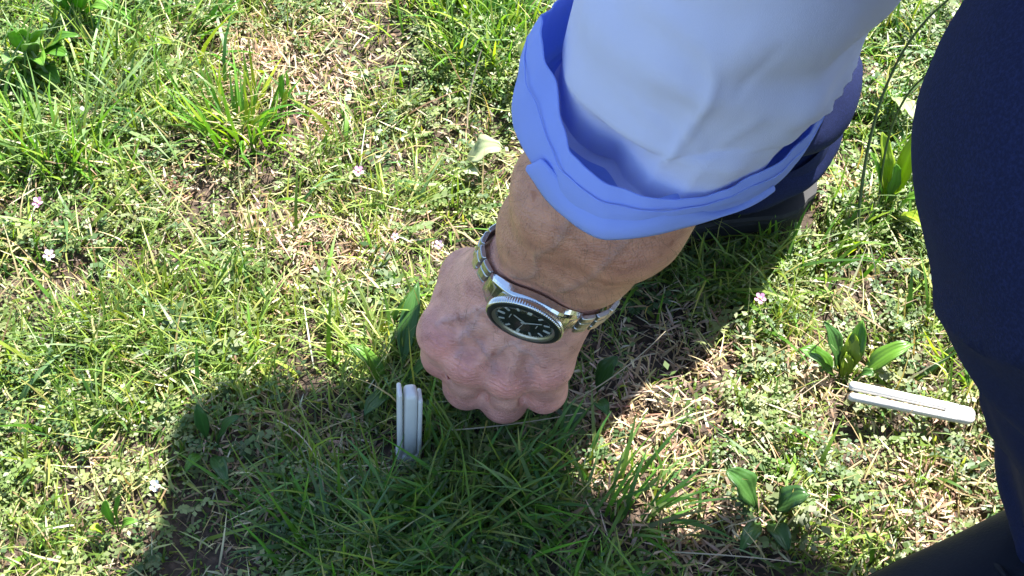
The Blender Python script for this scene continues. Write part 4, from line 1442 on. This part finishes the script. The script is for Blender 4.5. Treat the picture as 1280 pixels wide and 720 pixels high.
# --- single broad leaves, plants and flowers
def leaf_mesh(name, p0, p1, p2, width, color, fold=0.35, ny=12, nx=6, wavy=0.08, seed=0, blunt=0.0, stalk=0.2):
    """leaf along the curve p0-p1-p2 with stalk, midrib fold and wavy rim"""
    V, UV, C = [], [], []
    up = np.array([0, 0, 1.0])
    for i in range(ny + 1):
        t = i / ny
        p = (1 - t) ** 2 * p0 + 2 * t * (1 - t) * p1 + t * t * p2
        td = nrm(2 * (1 - t) * (p1 - p0) + 2 * t * (p2 - p1))
        s = np.cross(td, up); s = nrm(s if np.linalg.norm(s) > 1e-3 else np.array([1.0, 0, 0]))
        nn = np.cross(s, td)
        u = max(0.0, (t - stalk) / (1 - stalk))
        w = width / 2 * (max(0.10, (math.sin(math.pi * min(1, u ** (0.8 + blunt * 0.3)) * (0.98 - 0.06 * blunt))) ** (0.9 - 0.3 * blunt)) if t > stalk * 0.6 else 0.13)
        if i == ny: w = width * 0.02
        for j in range(nx + 1):
            a = (j / nx) * 2 - 1
            wv = wavy * width * math.sin(t * 17 + seed + a * 2) * abs(a)
            V.append(p + s * a * w + nn * (fold * abs(a) * w + wv))
            UV.append((a, t, 0)); C.append(np.array(color) * (0.9 + 0.2 * t) * (1.25 if abs(a) < 0.1 else 1.0))
    V = np.array(V).reshape(ny + 1, nx + 1, 3)
    Vv, Q = loft(V, closed=False)
    me = mesh(name, Vv, Q); set_col(me, C)
    at_ = me.attributes.new('leaf_uv', 'FLOAT_VECTOR', 'POINT'); at_.data.foreach_set('vector', np.array(UV, np.float32).ravel())
    return me


def plant(name, label, cat, base_px, leaves, group=None):
    b = on_ground(*base_px); b[2] = float(gz(np.array([b[0]]), np.array([b[1]]))[0])
    t = empty(name, tuple(b)); tag(t, label, cat, group)
    for i, (tx, ty, tz, w, c, arch) in enumerate(leaves):
        tip = on_ground(tx, ty, tz)
        mid_ = (b + tip) / 2 + np.array([0, 0, arch])
        st = b + nrm((tip - b) * np.array([1, 1, 0]) + 1e-6) * 0.003
        o = link('leaf', leaf_mesh('leaf', st, mid_, tip, w, c, seed=i * 1.7 + tx), MAT['leaf'], t)
        solidify(o, 0.00035, 0)
    return t


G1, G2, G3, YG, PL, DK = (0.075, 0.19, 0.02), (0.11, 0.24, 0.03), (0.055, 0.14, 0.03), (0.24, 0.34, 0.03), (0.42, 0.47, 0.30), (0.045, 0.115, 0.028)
plant('plantain_plant', 'plantain with a bright sunlit leaf just left of the fist', 'plant', (497, 482),
      [(434, 430, 0.020, 0.0095, G2, 0.012), (523, 352, 0.035, 0.012, G3, 0.012), (455, 520, 0.015, 0.011, DK, 0.012), (540, 455, 0.03, 0.012, DK, 0.01)], 'plantain plants')
plant('plantain_plant', 'plantain rosette with spread leaves above the peg lying on the grass', 'plant', (1058, 478),
      [(998, 436, 0.022, 0.013, G1, 0.016), (1030, 402, 0.040, 0.012, G3, 0.014), (1142, 430, 0.022, 0.012, G2, 0.018), (1066, 415, 0.03, 0.013, YG, 0.008), (1078, 400, 0.036, 0.011, G1, 0.012), (1092, 470, 0.02, 0.008, G3, 0.018), (1058, 440, 0.02, 0.009, YG, 0.006)], 'plantain plants')
plant('plantain_plant', 'upright yellow-green plantain between the shirt sleeve and the near leg', 'plant', (1110, 262),
      [(1103, 165, 0.055, 0.013, YG, 0.012), (1088, 190, 0.05, 0.010, G2, 0.012), (1150, 160, 0.06, 0.012, YG, 0.01), (1160, 248, 0.03, 0.013, G2, 0.02), (1155, 285, 0.015, 0.013, YG, 0.015), (1120, 205, 0.04, 0.011, G2, 0.014)], 'plantain plants')
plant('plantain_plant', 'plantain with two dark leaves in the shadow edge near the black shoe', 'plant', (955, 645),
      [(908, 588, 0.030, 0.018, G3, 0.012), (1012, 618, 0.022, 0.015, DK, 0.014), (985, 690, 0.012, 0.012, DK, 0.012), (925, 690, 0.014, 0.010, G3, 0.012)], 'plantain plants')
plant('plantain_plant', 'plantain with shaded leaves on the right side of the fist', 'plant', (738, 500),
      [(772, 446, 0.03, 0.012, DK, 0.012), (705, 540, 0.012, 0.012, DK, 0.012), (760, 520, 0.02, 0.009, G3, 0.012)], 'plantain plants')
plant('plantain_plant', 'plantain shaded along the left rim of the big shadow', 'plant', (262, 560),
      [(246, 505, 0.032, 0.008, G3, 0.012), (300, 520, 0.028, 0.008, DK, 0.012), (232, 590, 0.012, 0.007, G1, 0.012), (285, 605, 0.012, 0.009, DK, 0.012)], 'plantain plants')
plant('plantain_plant', 'plantain standing in sun left of the shadow near the bottom', 'plant', (142, 668),
      [(132, 625, 0.03, 0.007, G2, 0.01), (152, 618, 0.035, 0.006, G1, 0.01), (112, 662, 0.015, 0.006, YG, 0.01), (172, 652, 0.016, 0.006, G2, 0.012)], 'plantain plants')
plant('pale_leaf_plant', 'pale whitish upright leaf beside the left edge of the turned-up cuff', 'plant', (655, 98),
      [(668, 36, 0.055, 0.016, PL, 0.010)])
plant('pale_leaf_plant', 'pale crumpled leaf catching full sun left of the shirt cuff', 'plant', (572, 205),
      [(628, 186, 0.016, 0.022, (0.34, 0.39, 0.23), 0.018), (598, 220, 0.008, 0.011, PL, 0.010)])
plant('pale_leaf_plant', 'pale leaf in the sunny gap between sleeve and near leg', 'plant', (1112, 120),
      [(1142, 150, 0.020, 0.012, (0.34, 0.39, 0.22), 0.015), (1128, 140, 0.025, 0.009, (0.30, 0.36, 0.18), 0.012)])
plant('pale_leaf_plant', 'small whitish leaf lying on litter below the lying peg', 'plant', (1008, 572),
      [(1042, 562, 0.010, 0.008, (0.56, 0.57, 0.5), 0.004)])
plant('broadleaf_weed', 'bushy broadleaf weed in the upper left corner', 'plant', (45, 95),
      [(20, 40, 0.05, 0.017, G2, 0.02), (60, 35, 0.06, 0.016, (0.13, 0.24, 0.07), 0.02), (85, 70, 0.04, 0.016, G1, 0.02), (5, 80, 0.035, 0.015, (0.14, 0.25, 0.08), 0.018), (75, 105, 0.022, 0.014, G2, 0.016),
       (30, 120, 0.018, 0.014, G1, 0.014), (48, 55, 0.055, 0.015, (0.15, 0.25, 0.08), 0.02), (100, 45, 0.045, 0.012, G1, 0.02), (55, 82, 0.045, 0.014, G2, 0.02)], 'broadleaf weeds')
plant('broadleaf_weed', 'broadleaf weed at the top edge right of the corner weed', 'plant', (100, 30),
      [(72, 2, 0.05, 0.014, G3, 0.02), (112, -8, 0.06, 0.014, G1, 0.02), (135, 12, 0.04, 0.013, G2, 0.018), (92, 48, 0.02, 0.012, G3, 0.014), (125, 40, 0.02, 0.012, G1, 0.014)], 'broadleaf weeds')
plant('plantain_plant', 'short bright upright leaves right of the big grass tuft', 'plant', (352, 142),
      [(354, 92, 0.035, 0.009, G2, 0.006), (362, 108, 0.03, 0.009, YG, 0.006), (335, 146, 0.008, 0.005, YG, 0.006)], 'plantain plants')


def tuft(label, px, py, n, L, spread, cols, lean=0.35):
    c = on_ground(px, py)
    x = c[0] + rng.normal(0, spread, n); y = c[1] + rng.normal(0, spread * 0.8, n)
    az = np.arctan2(y - c[1], x - c[0]) + rng.normal(0, 0.6, n)
    V, Q, C = blades(x, y, rng.uniform(0.55, 1.0, n) * L, rng.uniform(0.0018, 0.0034, n), az, np.abs(rng.normal(lean, 0.18, n)), rng.normal(0.55, 0.35, n), palette(cols, [1] * len(cols), n, 0.12), K=5)
    me = mesh('grass_tuft', V, Q); set_col(me, C)
    return tag(link('grass_tuft', me, MAT['foliage']), label, 'grass tuft', 'taller grass tufts')


tuft('big bright green grass tuft in the sun, upper left of the picture', 300, 172, 90, 0.062, 0.016, [G2, YG, G1])
tuft('grass tuft with long arching pale blades between corner weed and big tuft', 115, 150, 60, 0.085, 0.012, [(0.22, 0.30, 0.14), (0.18, 0.27, 0.09)], 0.8)
tuft('grass tuft at the top edge above the bare straw patch', 205, 40, 70, 0.085, 0.02, [G1, (0.2, 0.3, 0.12)], 0.7)
tuft('grass tuft at the top edge near the pale upright leaf', 600, 45, 80, 0.07, 0.024, [G2, YG, G1])
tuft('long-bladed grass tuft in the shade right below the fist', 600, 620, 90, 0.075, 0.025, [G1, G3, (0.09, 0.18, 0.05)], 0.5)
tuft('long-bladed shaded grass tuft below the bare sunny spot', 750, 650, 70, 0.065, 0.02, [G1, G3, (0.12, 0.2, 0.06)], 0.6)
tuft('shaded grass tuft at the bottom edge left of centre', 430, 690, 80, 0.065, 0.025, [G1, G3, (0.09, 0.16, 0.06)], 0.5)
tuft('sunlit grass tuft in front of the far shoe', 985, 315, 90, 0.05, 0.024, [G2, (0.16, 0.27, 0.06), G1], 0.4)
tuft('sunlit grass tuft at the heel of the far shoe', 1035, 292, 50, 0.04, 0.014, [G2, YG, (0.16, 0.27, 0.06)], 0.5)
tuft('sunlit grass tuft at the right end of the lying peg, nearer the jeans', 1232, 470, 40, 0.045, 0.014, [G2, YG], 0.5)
tuft('bright grass tuft standing above the two flowers at the left edge', 75, 205, 60, 0.07, 0.016, [G2, (0.2, 0.3, 0.1)], 0.4)


def tube(name, pts, r, mat, parent, n=6):
    pts = np.array(pts, float); rings = []
    for i in range(len(pts)):
        td = nrm(pts[min(i + 1, len(pts) - 1)] - pts[max(i - 1, 0)])
        a = nrm(np.cross(td, [0.3, 0.2, 1.0])); b = np.cross(td, a)
        rr = r[i] if hasattr(r, '__len__') else r
        rings.append([pts[i] + rr * (a * math.cos(q) + b * math.sin(q)) for q in np.linspace(0, 2 * math.pi, n, endpoint=False)])
    V, Q = loft(rings)
    me = mesh(name, V, Q)
    return link(name, me, mat, parent)


MAT['stem'] = simple('green_stem', (0.07, 0.11, 0.035), 0.5)
MAT['dry_stem'] = simple('dry_stem', (0.36, 0.30, 0.20), 0.55)


def bez(a, b, c, n=24):
    t = np.linspace(0, 1, n)[:, None]
    return (1 - t) ** 2 * a + 2 * t * (1 - t) * b + t * t * c


def stalk(label, base_px, mid, tip, r, mat, seed_head=False):
    b = on_ground(*base_px)
    m_, t_ = on_ground(*mid), on_ground(*tip)
    ctrl = 2 * m_ - (b + t_) / 2
    pts = bez(b, ctrl, t_)
    e = empty('grass_stalk', tuple(b)); tag(e, label, 'grass stalk', 'single grass stalks')
    tube('stem', pts, np.linspace(r, r * 0.6, len(pts)), mat, e)
    if seed_head:
        for i in range(9):
            p = pts[-1] + (pts[-1] - pts[-4]) * (i * 0.06 - 0.1)
            a = rng.uniform(0, 6.28)
            d = np.array([math.cos(a), math.sin(a), 0.6]) * 0.004
            me = leaf_mesh('spikelet', p, p + d * 0.6, p + d + nrm(pts[-1] - pts[-2]) * 0.003, 0.0016, (0.2, 0.22, 0.09), ny=4, nx=2, stalk=0.05)
            link('spikelet', me, MAT['leaf'], e)
    return e


stalk('long dark arching grass stalk in the gap between sleeve and near leg', (1072, 290, 0), (1105, 115, 0.09), (1185, 0, 0.16), 0.0012, MAT['stem'])
stalk('second shorter arching stalk bending towards the near leg', (1098, 270, 0), (1118, 150, 0.07), (1172, 86, 0.12), 0.0010, MAT['stem'])
stalk('pale dry stalk leaning in the sun left of the cuff', (584, 160, 0), (588, 115, 0.02), (602, 62, 0.045), 0.0008, MAT['dry_stem'])
stalk('long dry stalk crossing from the fist towards the bare sunny spot', (706, 506, 0.012), (770, 468, 0.035), (832, 414, 0.05), 0.00045, MAT['dry_stem'])
stalk('thin dry stalk lying under the fist across the shade', (560, 538, 0.012), (640, 530, 0.018), (728, 516, 0.016), 0.00045, MAT['dry_stem'])
stalk('dry stalk lying through the shade left of the upright peg', (345, 525, 0.006), (388, 560, 0.014), (405, 618, 0.006), 0.0005, MAT['dry_stem'])
stalk('dry stalk crossing the dark corner left of the near shoe', (840, 690, 0.014), (930, 696, 0.02), (1000, 704, 0.014), 0.00045, MAT['dry_stem'])
stalk('dry stalk slanting over the brown patch left of the lying peg', (965, 520, 0.008), (1000, 495, 0.018), (1035, 470, 0.024), 0.00045, MAT['dry_stem'])

MAT['petal'] = foliage_mat('petal', 0.3, 0.6)
MAT['flower_eye'] = simple('flower_eye', (0.55, 0.5, 0.2), 0.7)
FL_ME = {}


def flower(label, px, py, z, colr, size=0.0088):
    size *= 0.8
    top = on_ground(px, py, z)
    b = np.array([top[0] + 0.006, top[1] + 0.008, 0.0])
    e = empty('wildflower', tuple(b)); tag(e, label, 'flower', 'small wildflowers in the grass')
    tube('stem', bez(b, (b + top) / 2 + np.array([0.004, 0, 0.01]), top), 0.0005, MAT['stem'], e)
    nd = nrm([rng.normal(0, .3), -0.45, 0.85]); u = nrm(np.cross(nd, [0, 1, 0.2])); v = np.cross(nd, u)
    for k in range(5):
        q = 2 * math.pi * k / 5 + 0.3
        d = u * math.cos(q) + v * math.sin(q)
        me = leaf_mesh('petal', top, top + d * size * 0.3 + nd * 0.001, top + d * size * 0.55 + nd * 0.0015, size * 0.42, colr, ny=6, nx=4, blunt=1.0, stalk=0.02, fold=0.1)
        link('petal', me, MAT['petal'], e)
    rings = [[top + nd * h + (u * math.cos(q) + v * math.sin(q)) * r for q in np.linspace(0, 2 * math.pi, 8, endpoint=False)] for r, h in ((0.0009, 0.0002), (0.0011, 0.0008), (0.0006, 0.0015), (0.0001, 0.0017))]
    link('eye', mesh('eye', *loft(rings)), MAT['flower_eye'], e)


PK, PW = (0.58, 0.27, 0.52), (0.58, 0.42, 0.62)
flower('pink wildflower at the left edge, upper one of the two there', 48, 253, 0.03, PK, 0.009)
flower('pale lilac wildflower at the left edge, lower one of the two there', 62, 319, 0.03, PW, 0.009)
flower('pink wildflower in straw, halfway between big tuft and shirt cuff', 448, 214, 0.025, PK, 0.0085)
flower('pink wildflower left of the wrist, just above the fist', 549, 306, 0.028, PW, 0.007)
flower('pale pink wildflower in sunny grass right of the wristwatch', 950, 373, 0.028, PK, 0.0085)
flower('white wildflower at the sunlit rim of the shadow, lower left', 195, 607, 0.03, (0.7, 0.7, 0.78), 0.008)
flower('pink wildflower left of the wrist, higher and farther from the fist', 494, 296, 0.022, PW, 0.006)
